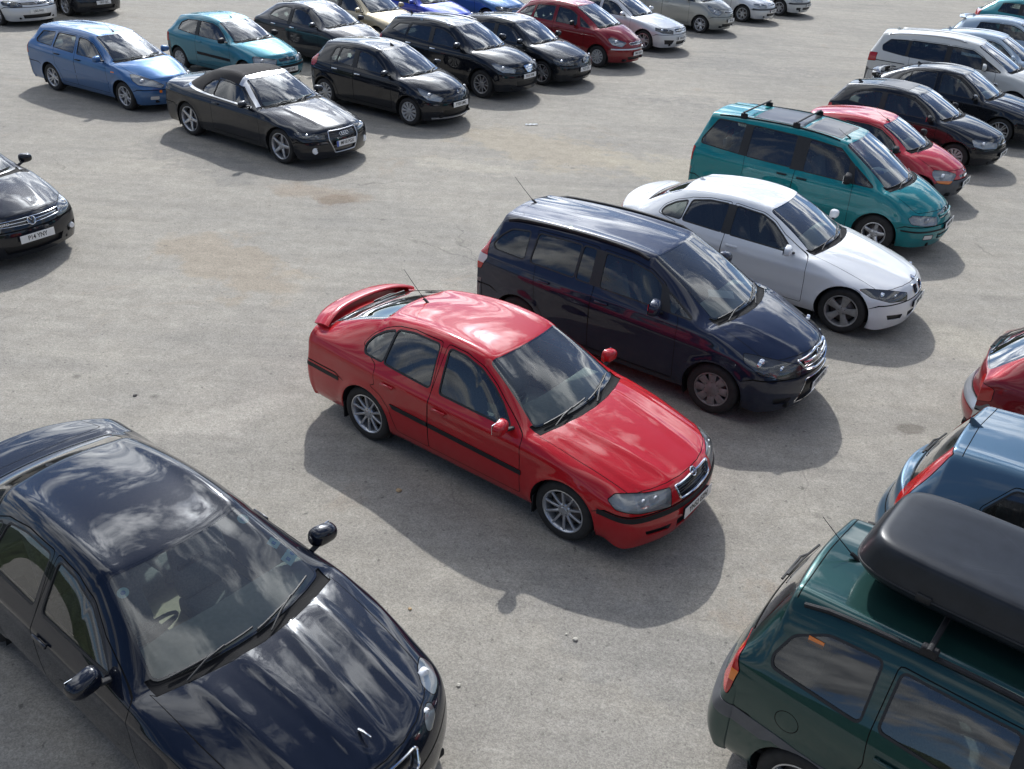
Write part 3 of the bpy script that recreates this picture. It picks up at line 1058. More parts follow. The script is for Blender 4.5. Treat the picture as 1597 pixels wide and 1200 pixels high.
    for li, l in enumerate(p.get('lamps', [])):
        for s in sides:
            pts = [(x, -y * s if s > 0 else y, z) for x, y, z in l['pts']]
            d = (l['dir'][0], -l['dir'][1] if s > 0 else l['dir'][1], l['dir'][2])
            rn = '%s_%d_%d' % (l['name'], li, s)
            cd = (lambda s: (lambda c: c.y * s > .12))(s)
            poly = rnd(pts, l.get('r', .025))
            K.cut(offs(poly, d, .006), d, 'gap', lim=.5, ndot=.05, cond=cd)
            K.cut(poly, d, rn, lim=.5, only='gap', ndot=.0, cond=cd)
            if 'ind' in l:
                ip = [(x, -y * s if s > 0 else y, z) for x, y, z in l['ind']]
                K.cut(ip, d, rn + 'i', lim=.5, only=rn, ndot=.0, cond=cd)
            lamps.append((l, rn, d, s))
    # front and rear inserts: (polygon (y,z), region, material, depth, mirrored?, end)
    ins = []
    for fi, f in enumerate(p.get('inserts', [])):
        e = f.get('end', 1)
        for s in ((-1, 1) if f.get('pair') else (1,)):
            rn = 'ins%d_%d' % (fi, s)
            poly = rnd([(e * 1.0, y * s, z) for y, z in f['poly']], f.get('r', .02))
            cd = (lambda e: (lambda c: (c.x > -.1) if e > 0 else (c.x < -wb + .1)))(e)
            dd = f.get('dir', (e, 0, 0)); dd = (dd[0], dd[1] * s, dd[2])
            K.cut(poly, dd, rn, lim=6, ndot=.02, cond=cd)
            ins.append((f, rn, dd))
    for s, (pl, nm, mt, off) in [(s, q) for s in sides for q in p.get('side_regions', [])]:
        K.cut([(x, 0, z) for x, z in pl], (0, s, 0), nm if nm == 'gap' else nm + ('#l' if s > 0 else '#r'), lim=3, cond=(lambda s: (lambda c: c.y * s > .35))(s), only=painted + ['front_door_l', 'front_door_r', 'rear_door_l', 'rear_door_r', 'gap', 'rear_bumper', 'front_bumper'])
    for pl, nm, mt, off in p.get('thru', []):
        thru(pl, nm, only=painted + ['gap'])
    for pl, nm, mt, off in p.get('toppatch', []):
        K.cut(rnd([(x, y, 0) for x, y in pl], .03), (0, 0, 1), nm, lim=5, ndot=.5, cond=lambda c: c.z > .95)

    # ------- collect parts
    pmat = p.get('panelmat', {})
    finish_region(K, src, ['body', 'gap'], 'body', [PT, GAP], root, mi={'gap': 1})
    for nm, on in (('front_bumper', 'bumper'), ('rear_bumper', 'bumper'), ('bonnet', 'bonnet')):
        finish_region(K, src, [nm], on, [pmat.get(nm, PT)], root, skirt=.012)
    for nm in ('front_door_r', 'rear_door_r', 'front_door_l', 'rear_door_l'):
        dr = finish_region(K, src, [nm], 'door', [PT], root, skirt=.012)
        if dr is None: continue
        s = -1 if nm.endswith('_r') else 1
        hxp = (bpx + .15) if nm.startswith('front') else (d2 + p.get('hin', .16))
        hz_ = belt(hxp) - p.get('hdrop', .10)
        P, n = side(hxp, hz_, s)
        if P is not None:
            hb = bmesh.new()
            rbox(hb, (.022, .175, .030), (.020, 0, 0), None, .009, 2)
            rbox(hb, (.03, .02, .022), (.006, .06, 0), None, .004, 1); rbox(hb, (.03, .02, .022), (.006, -.06, 0), None, .004, 1)
            ho = mk('handle', hb, p.get('handlemat', PT), dr); ho.matrix_local = frame_at(P, n)
    for sx in ('_r', '_l'): finish_region(K, src, ['window_surround' + sx], 'window_trim', [p.get('trimmat', RUBBER)], root, inset=.001, skirt=.014)
    finish_region(K, src, ['screen_surround'], 'windscreen_seal', [GLOSSBLACK], root, inset=.001)
    finish_region(K, src, ['scuttle'], 'scuttle_panel', [SCUT], root, inset=.008)
    for gi, g in enumerate(GL):
        for s in 'rl':
            gm = g[1] if len(g) > 1 and g[1] is not None else GLASS_SIDE
            finish_region(K, src, ['glass%d%s' % (gi, s)], 'side_window', [gm], root, inset=.011)
    finish_region(K, src, ['windscreen'], 'windscreen', [GLASS_WS], root, inset=.003)
    if p.get('rearglass', True):
        finish_region(K, src, ['rear_surround'], 'rear_window_seal', [GLOSSBLACK], root, inset=.001)
        finish_region(K, src, ['rear_window'], 'rear_window', [p.get('rgmat', GLASS_SIDE)], root, inset=.005)
    for l, rn, d, s in lamps:
        st = l['style']
        if st in ('clear', 'dark', 'halogen'):
            o = finish_region(K, src, [rn], l['name'], [LENS], root)
            region_cup(K, [rn, rn + 'i'], d, l.get('depth', .05), 'reflector', [BOWL_DARK if st == 'dark' else BOWL], o)
            ip = finish_region(K, src, [rn + 'i'], 'indicator', [l.get('indmat', LENS_ORANGE)], o if o else root)
            for bx_, by_, bz_, br in l.get('bulbs', []):
                by_ = by_ if s < 0 else -by_
                P, n = cast(V((bx_, by_, bz_)) + V(d).normalized() * 1.5, -V(d))
                if P is None: continue
                b = bmesh.new()
                pr = [(.002, -.006), (br * .5, -.012), (br * .8, -.006), (br * .85, .0), (br, -.004), (br * 1.12, .004), (br * 1.15, .03)]
                lathe_y(b, pr, 20)
                for f in b.faces:
                    f.material_index = 0
                bo = mk('lamp_unit', b, [CHROME if st == 'dark' else BOWL], o)
                q = V(d).normalized()
                # lathe axis -y faces outwards
                yax = -(V((d[0] + .6, d[1] * .4, 0)).normalized()); zax = V((0, 0, 1)); xax = yax.cross(zax).normalized(); zax = xax.cross(yax)
                PP = P - q * .03
                bo.matrix_local = Matrix(((xax.x, yax.x, zax.x, PP.x), (xax.y, yax.y, zax.y, PP.y), (xax.z, yax.z, zax.z, PP.z), (0, 0, 0, 1)))
        else:
            mt = {'red': LENS_RED, 'orange': LENS_ORANGE, 'white': LENS_WHITE}[st]
            o = finish_region(K, src, [rn], l['name'], [mt], root, inset=-.004, skirt=.01)
            finish_region(K, src, [rn + 'i'], 'indicator', [l.get('indmat', LENS_ORANGE)], o if o else root, inset=-.004)
    for f, rn, dd in ins:
        nm = f['name']
        if f.get('depth'):
            g = region_cup(K, [rn], dd, f['depth'], nm, [f.get('mat', GLOSSBLACK)], root, .96)
            if g is None: continue
            for bar in f.get('bars', []):     # (z, y0, y1, radius, material)
                tbm = bmesh.new(); pts = []
                n = 12
                for t in range(n + 1):
                    y = lerp(bar[1], bar[2], t / n)
                    P, q = (front(y, bar[0]) if f.get('end', 1) > 0 else back(y, bar[0]))
                    if P is not None: pts.append(P - V(dd) * (bar[5] if len(bar) > 5 else .008))
                if len(pts) > 1:
                    tube(tbm, pts, bar[3], 6, flat=1.4)
                    mk('slat', tbm, [bar[4]], g)
        else:
            finish_region(K, src, [rn], nm, [f.get('mat', PLASTIC)], root, inset=f.get('inset', .0))
        if f.get('rim'):
            rr_, mt = f['rim']
            s = -1 if rn.endswith('-1') else 1
            pts = []
            pl = rnd([(0, y * s, z) for y, z in f['poly']], f.get('r', .02))
            pl2 = []
            for i in range(len(pl)):
                a_, b_ = pl[i], pl[(i + 1) % len(pl)]
                k = max(1, int((b_ - a_).length / .05))
                for t in range(k): pl2.append(a_.lerp(b_, t / k))
            for q in pl2 + [pl2[0], pl2[1]]:
                P, n = cast(V((q.x, q.y, q.z)) + V(dd).normalized() * 6, -V(dd))
                if P is not None: pts.append(P)
            tbm = bmesh.new(); tube(tbm, pts, rr_, 8, False); mk(nm + '_surround', tbm, [mt], root)
    done = set()
    for pl, nm, mt, off in p.get('side_regions', []) + p.get('thru', []) + p.get('toppatch', []):
        if nm in done or nm == 'gap': continue
        done.add(nm)
        for sx in ('#r', '#l'):
            if nm + sx in K.names: finish_region(K, src, [nm + sx], nm, [mt], root, inset=off, skirt=max(0, -off))
        finish_region(K, src, [nm], nm, [mt], root, inset=off, skirt=max(0, -off))
    bm.free()

    # ------- underbody and wheel housings
    u = bmesh.new()
    zz = sill + .03
    rbox(u, (wb - 2 * R - .10, p['W'] - .14, .10), (-wb / 2, 0, zz + .05), None, .02, 1)
    rbox(u, (p['fo'] - .18, p['W'] * .62, .06), (p['fo'] / 2 - .05, 0, zz + .03), None, .01, 1)
    rbox(u, (p['ro'] - .16, p['W'] * .66, .06), (-wb - p['ro'] / 2 + .04, 0, zz + .05), None, .01, 1)
    for wx in (0, -wb):
        rbox(u, (2 * R + .14, p['W'] - .62, .12), (wx, 0, zz + .10), None, .01, 1)
        for s in sides:
            ra = R + p['arch'] + .012
            yo, yi = s * (hw - .035), s * (hw - .32)
            A = []; B = []
            for t in range(19):
                a = radians(-28 + t * (236 / 18))
                P, n_ = None, None
                A.append(u.verts.new((wx + ra * cos(a), yo, R + ra * sin(a)))); B.append(u.verts.new((wx + ra * cos(a), yi, R + ra * sin(a))))
            for k in range(18): u.faces.new((A[k], A[k + 1], B[k + 1], B[k]))
            u.faces.new(B)
    mk('underbody', u, UNDER, root, smooth=False)
    # ------- wheels
    ty, rm = wheel_meshes(R, p['tw'], p['rimr'], p.get('wheel', 'five'), p.get('wheelmat', ALLOY))
    for wx in (0, -wb):
        for s in sides:
            w = empty('wheel', (wx, s * (hw - .028 - p['tw'] / 2), R), root)
            w.rotation_euler = (0, random.uniform(0, 6), 0) if s < 0 else (0, random.uniform(0, 6), pi)
            link('tyre', ty, None, w); link('rim', rm, None, w)
    if p.get('mudflaps'):
        for wx in (0, -wb):
            for s in sides:
                f = bmesh.new(); rbox(f, (.012, .19, .20), (wx - R - p['arch'] + .015, s * (hw - .12), .24), None, .004, 1); mk('mudflap', f, RUBBER, root)
    # ------- mirrors
    mm = p.get('mirmat', PT); ms = p.get('mirsize', (.12, .195, .135)); mx, mz = p.get('mir', (crx - .20, p['beltA'] + .075))
    for s in sides:
        f = bmesh.new()
        bmesh.ops.create_uvsphere(f, u_segments=20, v_segments=12, radius=1)
        for v in f.verts:
            x, y, z = v.co
            q = lambda a, e: math.copysign(abs(a) ** e, a)
            x2 = q(x, .8); y2 = q(y, .62); z2 = q(z, .70)
            if x2 < -.25: x2 = -.25
            v.co = V((x2 * ms[0] * .62, y2 * ms[1] / 2, z2 * ms[2] / 2 * (1 - .16 * y2)))
        bmesh.ops.rotate(f, verts=f.verts[:], cent=(0, 0, 0), matrix=Matrix.Rotation(-.14, 3, 'Z'))
        if s > 0:
            for v in f.verts: v.co.y *= -1
        yo = s * (hw + p.get('miry', .070))
        for v in f.verts: v.co.y *= -1
        for v in f.verts: v.co += V((mx, yo, mz))
        if s < 0: bmesh.ops.reverse_faces(f, faces=f.faces[:])
        for q in f.faces: q.smooth = True
        mo = mk('wing_mirror', f, mm, root, smooth='keep')
        f = bmesh.new()
        rbox(f, (.004, ms[1] * .80, ms[2] * .74), (mx - ms[0] * .16 - .004, yo, mz), None, .0)
        mk('mirror_glass', f, MIRRORG, mo)
        f = bmesh.new()
        P, n = side(mx + .04, p['beltA'] + .015, s)
        py = P.y if P is not None else s * hw
        tube(f, [(mx + .05, py - s * .02, p['beltA'] + .03), (mx + .03, lerp(py, yo, .45), mz - ms[2] * .34), (mx + .02, yo, mz - ms[2] * .25)], .024, 8, flat=.7)
        mk('mirror_arm', f, PLASTIC, mo)
    # ------- cabin
    cabin(root, p, top)
    # ------- wipers
    if detail >= 1:
        for (ya, yb, ka, kb) in p.get('wipers', [(-.58, .0, .015, .05), (.02, .56, .02, .075)]):
            f = bmesh.new(); pts = []
            for t in range(9):
                y = lerp(ya, yb, t / 8); fr = min(1, abs(y) / max(cry, .1))
                x = lerp(cx, crx, fr * fr) - lerp(ka, kb, t / 8)
                P, n = top(x, y)
                if P is not None: pts.append(P + n * .014)
            tube(f, pts, .0085, 6)
            # arm
            mid = pts[5]; piv = V((cx + .05 - .10 * (ya / cry) ** 2 * 1.0, ya + .06, 0)); P, n = top(piv.x, piv.y)
            P = P + n * .012 if P is not None else pts[0]
            tube(f, [P, P.lerp(mid, .5) + V((0, 0, .028)), mid + V((0, 0, .01))], .008, 6)
            mk('wiper', f, RUBBER, root)
    if 'rwiper' in p:
        f = bmesh.new(); (ya, za), (yb, zb2) = p['rwiper']; pts = []
        for t in range(7):
            P, n = back(lerp(ya, yb, t / 6), lerp(za, zb2, t / 6))
            if P is not None: pts.append(P + n * .012)
        tube(f, pts, .010, 6)
        P, n = back(p.get('rpiv', (0, za))[0], p.get('rpiv', (0, za - .02))[1])
        if P is not None and pts: tube(f, [P + n * .02, pts[3] + V((-.02, 0, .01)), pts[4]], .010, 6)
        mk('rear_wiper', f, RUBBER, root)
    # ------- aerial
    if 'aerial' in p:
        ax, ay, al, lean = p['aerial']
        P, n = top(ax, ay)
        f = bmesh.new()
        if al < .13:
            bmesh.ops.create_cone(f, cap_ends=True, segments=12, radius1=.030, radius2=.005, depth=al * .6)
            for v in f.verts:
                v.co.x = v.co.x * 2.2 - (v.co.z + al * .3) * .9; v.co.y *= .45; v.co.z += al * .3
                v.co += P
            mk('aerial_fin', f, PT, root)
        else:
            tube(f, [P + V((.04, 0, -.004)), P + V((.0, 0, .018)), P + V((-.03, 0, .03))], .016, 8, flat=.8)
            tip = P + V((-sin(lean) * al, 0, cos(lean) * al))
            tube(f, [P + V((0, 0, .01)), P.lerp(tip, .5), tip], .0045, 6, radf=lambda t: 1 - .55 * t)
            mk('aerial', f, PLASTIC, root)
    # ------- plates
    for nm, txt, z, end in p.get('plates', []):
        P, n = (front(0, z) if end > 0 else back(0, z))
        n = V((end, 0, n.z * .3)).normalized()
        f = bmesh.new(); rbox(f, (.006, .52, .112), (0, 0, 0), None, .002, 1)
        po = mk('number_plate', f, PLATE_W if end > 0 else PLATE_Y, root)
        po.matrix_local = frame_at(P + n * p.get('plategap', .016), n)
        f = bmesh.new(); rbox(f, (.03, .46, .08), (-.018, 0, 0), None, .0); mk('plate_bracket', f, PLASTIC, po)
        if txt:
            tm = text_mesh(txt, .098)
            for v in tm.vertices:
                x, y, z_ = v.co; v.co = V((.0042 + z_, x * (.80 if len(txt) > 6 else .9), y * .92))
            to = link('lettering', tm, INK, po)
            if p.get('band'):
                for v in tm.vertices: v.co.y += .018
                f = bmesh.new(); rbox(f, (.003, .045, .106), (.003, -.236, 0), None, 0); mk('plate_band', f, BLUEBAND, po)
    if 'badge' in p:
        kd, z, s_ = p['badge'][:3]
        P, n = front(0, z) if len(p['badge']) < 4 else top(p['badge'][3], 0)
        n2 = n if len(p['badge']) > 3 else V((1, 0, max(0, n.z))).normalized()
        badge(kd, s_, root, frame_at(P + n * p.get('badgegap', .008), n2))
    for q in p.get('fins', []): q(root, p, side, top, front, back)
    root['label'] = p['label']; root['category'] = 'car'; root['group'] = 'cars parked in rows'
    x, y, a = p['pos']
    root.location = (x, y, p.get('dz', 0)); root.rotation_euler = (0, 0, radians(a))
    if p.get('mats2'): pass
    return root

def cabin(root, p, top):
    hw = p['W'] / 2
    cx, cz = p['cowl']; crx, crz, cry = p['cowlr']; bpx = p['bp']
    wi = hw - .14
    f = bmesh.new()
    zd = crz - .055
    xr = crx - p.get('dashd', .40)
    prof = [(cx - .02, zd - .02), (cx - .16, zd + .012), (crx - .15, zd + .02), (xr + .05, zd + .015), (xr, zd - .04), (xr + .02, zd - .22), (xr + .12, zd - .30), (cx - .05, zd - .30)]
    ny = 9
    rows = []
    for k in range(ny):
        fy = -1 + 2 * k / (ny - 1)
        hump = .035 * exp(-((fy * wi + .36) / .17) ** 2)
        rows.append([f.verts.new((x + (lerp(0, crx - cx, fy * fy) if i < 2 else 0) * .9, fy * (wi - .02), z + (hump if 2 <= i <= 3 else 0))) for i, (x, z) in enumerate(prof)])
    for A, B in zip(rows, rows[1:]):
        for i in range(len(prof) - 1): f.faces.new((A[i], A[i + 1], B[i + 1], B[i]))
    f.faces.new(rows[0]); f.faces.new(rows[-1][::-1])
    # vents and clutter moulded in
    mk('dashboard', f, p.get('dashmat', DASH), root, angle=30)
    f = bmesh.new()
    c = V((xr - .10, -.37, zd - .03))
    axis = V((-.86, 0, .5)).normalized(); e1 = V((0, 1, 0)); e2 = axis.cross(e1)
    tube(f, [c + e1 * .182 * cos(t * pi / 12) + e2 * .182 * sin(t * pi / 12) for t in range(25)], .014, 8, False)
    rbox(f, (.05, .12, .09), c + V((.02, 0, -.01)), None, .02, 2)
    for a in (0, pi, -pi / 2): tube(f, [c + V((.02, 0, 0)), c + e1 * .175 * cos(a) + e2 * .175 * sin(a)], .014, 6)
    mk('steering_wheel', f, RUBBER, root)
    sm = p.get('seatmat', SEAT)
    rows_ = p.get('seatrows', [(bpx + .13, 2), (bpx - .80, 3)])
    sh = p.get('seatz', .50)
    for xb, n in rows_:
        ys = (-.36, .36) if n == 2 else (-.38, 0, .38)
        for y in ys:
            f = bmesh.new()
            w = .50 if n == 2 else .375
            rbox(f, (.50, w, .16), (xb + .22, y, sh - .09), Matrix.Rotation(-.10, 4, 'Y'), .045, 3)
            rbox(f, (.15, w - .02, .62), (xb - .06, y, sh + .26), Matrix.Rotation(-.26, 4, 'Y'), .05, 3, taper=.86)
            s = mk('seat', f, sm, root)
            f = bmesh.new()
            hz_ = sh + .64
            rbox(f, (.10, .26 if n == 2 else .22, .17), (xb - .16, y, hz_), Matrix.Rotation(-.18, 4, 'Y'), .04, 3)
            tube(f, [(xb - .14, y - .06, hz_ - .14), (xb - .15, y - .06, hz_)], .007, 6); tube(f, [(xb - .14, y + .06, hz_ - .14), (xb - .15, y + .06, hz_)], .007, 6)
            mk('headrest', f, sm, s)
    f = bmesh.new()
    x0, x1 = cx - .1, -p['wb'] - p['ro'] + .35
    rbox(f, (x0 - x1, 2 * wi, .04), ((x0 + x1) / 2, 0, .32), None, 0)
    for s in (-1, 1):
        rbox(f, (-d_len(p), .03, p['beltA'] - .40), ((crx + -p['wb'] + .25) / 2, s * (hw - .135), (p['beltA'] + .30) / 2), None, .01, 1)
    mk('cabin_lining', f, p.get('liningmat', CARPET), root, smooth=False)
    if p.get('shelf', True):
        xs = rows_[-1][0] - .22
        xe = p.get('shelfx', -p['wb'] - p['ro'] + .28)
        if xs > xe:
            f = bmesh.new(); zs = p['beltC'] - .07
            rbox(f, (xs - xe, 2 * (hw - .22), .03), ((xs + xe) / 2, 0, zs), None, .008, 1)
            rbox(f, (.04, 2 * (hw - .2), zs - .35), (xs, 0, (zs + .35) / 2), None, .01, 1)
            mk('parcel_shelf', f, DASH, root)
    # interior mirror
    P, n = top(p['hdr'][0] + .14, 0)
    if P is not None:
        f = bmesh.new(); rbox(f, (.03, .21, .06), P + V((-.05, 0, -.085)), Matrix.Rotation(.3, 4, 'Y'), .012, 2); tube(f, [P + V((0, 0, -.01)), P + V((-.04, 0, -.07))], .008, 6)
        mk('rear_view_mirror', f, PLASTIC, root)
def d_len(p): return -abs(p['cowlr'][0] + p['wb'] - .25)
# ---------------------------------------------------------------- the ground
def build_ground():
    bm = bmesh.new()
    bmesh.ops.create_grid(bm, x_segments=2, y_segments=2, size=220)
    for v in bm.verts: v.co.y += 60
    m, nt, b = newmat('worn_tarmac'); L = nt.links
    tc = node(nt, 'ShaderNodeTexCoord')
    def noise(scale, det=6, rough=.6, vec=None, dist=0):
        n = node(nt, 'ShaderNodeTexNoise', Scale=scale, Detail=float(det), Roughness=rough, Distortion=dist)
        L.new(vec if vec is not None else tc.outputs['Object'], n.inputs['Vector']); return n.outputs['Fac']
    def ramp(f, a, b_, lo=0., hi=1.):
        r = node(nt, 'ShaderNodeMapRange'); r.inputs['From Min'].default_value = a; r.inputs['From Max'].default_value = b_
        r.inputs['To Min'].default_value = lo; r.inputs['To Max'].default_value = hi
        L.new(f, r.inputs[0]); return r.outputs[0]
    def mix(f, a, b_):
        x = node(nt, 'ShaderNodeMix', data_type='RGBA'); L.new(f, x.inputs[0])
        for k, q in ((6, a), (7, b_)):
            if isinstance(q, tuple): x.inputs[k].default_value = (*q, 1)
            else: L.new(q, x.inputs[k])
        return x.outputs[2]
    def mul(a, k):
        n = node(nt, 'ShaderNodeMath', operation='MULTIPLY'); L.new(a, n.inputs[0])
        if isinstance(k, float): n.inputs[1].default_value = k
        else: L.new(k, n.inputs[1])
        return n.outputs[0]
    # streaks along the aisles
    mp = node(nt, 'ShaderNodeMapping'); mp.inputs['Rotation'].default_value = (0, 0, radians(-56)); mp.inputs['Scale'].default_value = (.10, 1.7, 1)
    L.new(tc.outputs['Object'], mp.inputs[0])
    mp2 = node(nt, 'ShaderNodeMapping'); mp2.inputs['Rotation'].default_value = (0, 0, radians(34)); mp2.inputs['Scale'].default_value = (.13, 1.5, 1)
    L.new(tc.outputs['Object'], mp2.inputs[0])
    base = mix(ramp(noise(.22, 5, .6), .32, .68), (.240, .226, .200), (.312, .287, .245))
    base = mix(mul(ramp(noise(1.1, 7, .7, dist=.4), .46, .74), .50), base, (.360, .332, .280))
    base = mix(mul(ramp(noise(1.3, 6, .6, mp2.outputs[0], .5), .50, .75), .32), base, (.37, .335, .275))
    base = mix(mul(ramp(noise(1.0, 6, .62, mp2.outputs[0], .3), .50, .33), .26), base, (.175, .168, .157))
    base = mix(mul(ramp(noise(1.0, 5, .6, mp.outputs[0], .2), .55, .75), .30), base, (.185, .178, .166))
    # rusty-brown patches
    base = mix(mul(ramp(noise(.55, 8, .72, dist=.8), .60, .74), .42), base, (.27, .185, .12))
    va0 = node(nt, 'ShaderNodeVectorMath', operation='MULTIPLY_ADD'); L.new(node(nt, 'ShaderNodeTexNoise', Scale=9.0, Detail=3.0).outputs['Color'], va0.inputs[0]); va0.inputs[1].default_value = (.06, .06, 0); L.new(tc.outputs['Object'], va0.inputs[2])
    # worn patches and a shallow pothole or two, each where it lies
    nd0 = node(nt, 'ShaderNodeTexNoise', Scale=1.6, Detail=7.0, Roughness=.7); L.new(tc.outputs['Object'], nd0.inputs['Vector'])
    def spot(x, y, rx, ry, rot, col, k, wob=.9, soft=.35):
        nonlocal base
        a = node(nt, 'ShaderNodeVectorMath', operation='MULTIPLY_ADD'); L.new(nd0.outputs['Color'], a.inputs[0])
        a.inputs[1].default_value = (wob * rx * 1.6, wob * rx * 1.6, 0); L.new(tc.outputs['Object'], a.inputs[2])
        s_ = node(nt, 'ShaderNodeVectorMath', operation='SUBTRACT'); L.new(a.outputs[0], s_.inputs[0]); s_.inputs[1].default_value = (x + wob * rx * .8, y - 60 * 0 + wob * rx * .8, 0)
        m_ = node(nt, 'ShaderNodeMapping', vector_type='TEXTURE'); m_.inputs['Rotation'].default_value = (0, 0, radians(rot)); m_.inputs['Scale'].default_value = (rx, ry, 1)
        L.new(s_.outputs[0], m_.inputs[0])
        ln = node(nt, 'ShaderNodeVectorMath', operation='LENGTH'); L.new(m_.outputs[0], ln.inputs[0])
        base = mix(mul(ramp(ln.outputs['Value'], 1.0, 1.0 - soft, 0, 1), k), base, col)
    spot(-3.27, 15.6, .42, .30, 10, (.120, .085, .060), .62)
    spot(-3.6, 15.9, 1.1, .5, -15, (.25, .19, .135), .45)
    spot(4.60, 9.0, .20, .15, 20, (.115, .100, .082), .65)
    spot(-1.2, 18.0, 1.5, .35, -12, (.40, .36, .29), .45)
    spot(.4, 19.5, 2.6, 1.3, -30, (.34, .29, .215), .60)
    spot(-4.3, 12.6, 1.8, .8, -40, (.30, .245, .18), .55)
    spot(3.0, 18.4, 2.2, .9, -30, (.36, .32, .245), .55)
    spot(-3.2, 8.4, .9, .35, 35, (.40, .37, .32), .40)
    spot(6.6, 11.0, 1.3, .6, -35, (.34, .31, .25), .40)
    spot(-6.2, 17.4, 2.2, .6, -38, (.17, .165, .155), .45)
    spot(1.2, 5.4, 1.4, .6, -30, (.19, .185, .175), .40)
    spot(5.6, 24.0, 4.5, .5, -20, (.19, .182, .170), .40)
    spot(8.0, 29.0, 5.5, .5, -18, (.19, .182, .170), .40)
    spot(7.0, 22.0, 4.5, .35, -24, (.20, .19, .175), .40)
    mp3 = node(nt, 'ShaderNodeMapping'); mp3.inputs['Rotation'].default_value = (0, 0, radians(14)); mp3.inputs['Scale'].default_value = (.55, 5.0, 1)
    L.new(tc.outputs['Object'], mp3.inputs[0])
    st = ramp(noise(1.0, 8, .72, mp3.outputs[0], .25), .30, .70, .92, 1.08)
    sst = node(nt, 'ShaderNodeVectorMath', operation='SCALE'); L.new(base, sst.inputs[0]); L.new(st, sst.inputs['Scale']); base = sst.outputs[0]
    mid = ramp(noise(4.0, 8, .78), .30, .70, .84, 1.16)
    scm = node(nt, 'ShaderNodeVectorMath', operation='SCALE'); L.new(base, scm.inputs[0]); L.new(mid, scm.inputs['Scale']); base = scm.outputs[0]
    # oil drips
    vo = node(nt, 'ShaderNodeTexVoronoi', Scale=.85); L.new(va0.outputs[0], vo.inputs['Vector'])
    base = mix(mul(mul(ramp(vo.outputs['Distance'], .030, .060, 1., 0.), ramp(noise(.35, 2), .48, .56)), .42), base, (.085, .078, .070))
    # aggregate
    v = node(nt, 'ShaderNodeTexVoronoi', Scale=95.0); L.new(tc.outputs['Object'], v.inputs['Vector'])
    sepc = node(nt, 'ShaderNodeSeparateColor'); L.new(v.outputs['Color'], sepc.inputs[0])
    agg = ramp(sepc.outputs[0], 0, 1, .80, 1.20)
    sc = node(nt, 'ShaderNodeVectorMath', operation='SCALE'); L.new(base, sc.inputs[0]); L.new(agg, sc.inputs['Scale'])
    fine = ramp(noise(30., 6, .75), .30, .70, .83, 1.17)
    sc2 = node(nt, 'ShaderNodeVectorMath', operation='SCALE'); L.new(sc.outputs[0], sc2.inputs[0]); L.new(fine, sc2.inputs['Scale'])
    # dark specks and pits
    sp = ramp(noise(13., 4, .6), .64, .70)
    base = mix(mul(sp, .60), sc2.outputs[0], (.07, .066, .062))
    spl = ramp(noise(21., 3, .5), .70, .76)
    base = mix(mul(spl, .5), base, (.46, .42, .35))
    # fine cracks
    v2 = node(nt, 'ShaderNodeTexVoronoi', Scale=.23, feature='DISTANCE_TO_EDGE')
    nd = node(nt, 'ShaderNodeTexNoise', Scale=2.2, Detail=5.0); L.new(tc.outputs['Object'], nd.inputs['Vector'])
    va = node(nt, 'ShaderNodeVectorMath', operation='MULTIPLY_ADD'); L.new(nd.outputs['Color'], va.inputs[0]); va.inputs[1].default_value = (.55, .55, 0); L.new(tc.outputs['Object'], va.inputs[2])
    L.new(va.outputs[0], v2.inputs['Vector'])
    crk = mul(ramp(v2.outputs['Distance'], .0, .0035, 1., 0.), ramp(noise(.5, 3), .50, .62))
    base = mix(mul(crk, .40), base, (.08, .072, .065))
    L.new(base, b.inputs['Base Color'])
    b.inputs['Roughness'].default_value = .9
    b.inputs['Specular IOR Level'].default_value = .25
    bp = node(nt, 'ShaderNodeBump', Strength=.45, Distance=.008)
    ad = node(nt, 'ShaderNodeMath', operation='ADD'); L.new(noise(42., 5, .7), ad.inputs[0]); L.new(sepc.outputs[0], ad.inputs[1])
    L.new(ad.outputs[0], bp.inputs['Height'])
    bp2 = node(nt, 'ShaderNodeBump', Strength=.25, Distance=.06); L.new(noise(2.6, 4, .55), bp2.inputs['Height']); L.new(bp.outputs[0], bp2.inputs['Normal'])
    L.new(bp2.outputs[0], b.inputs['Normal'])
    o = mk('ground', bm, m, None, smooth=False)
    o['kind'] = 'structure'
    o['label'] = 'worn grey and tan tarmac of the open car park'
build_ground()
def build_added_hills():  # hill ring added out of view to darken low reflections on the cars
    bm = bmesh.new(); A = []; B = []; D = []
    n = 120
    for k in range(n):
        a = 2 * pi * k / n; r = 135 + 14 * sin(a * 3 + 1)
        h = 12 + 4 * sin(a * 5 + .4) + 2.5 * sin(a * 13) + random.uniform(-1, 1)
        A.append(bm.verts.new((r * cos(a), r * sin(a) + 20, -.5))); B.append(bm.verts.new(((r + 8) * cos(a), (r + 8) * sin(a) + 20, h))); D.append(bm.verts.new(((r + 70) * cos(a), (r + 70) * sin(a) + 20, h * .9)))
    for k in range(n):
        j = (k + 1) % n
        bm.faces.new((A[k], A[j], B[j], B[k])); bm.faces.new((B[k], B[j], D[j], D[k]))
    m = simple('added_hill_green', (.045, .060, .028), .95, noise=.5, scale=.6, spec=.1)
    o = mk('added_hills', bm, m, None, smooth=False); o['kind'] = 'structure'; o['label'] = 'added low wooded rise, out of view, that darkens reflections on the cars'
build_added_hills()

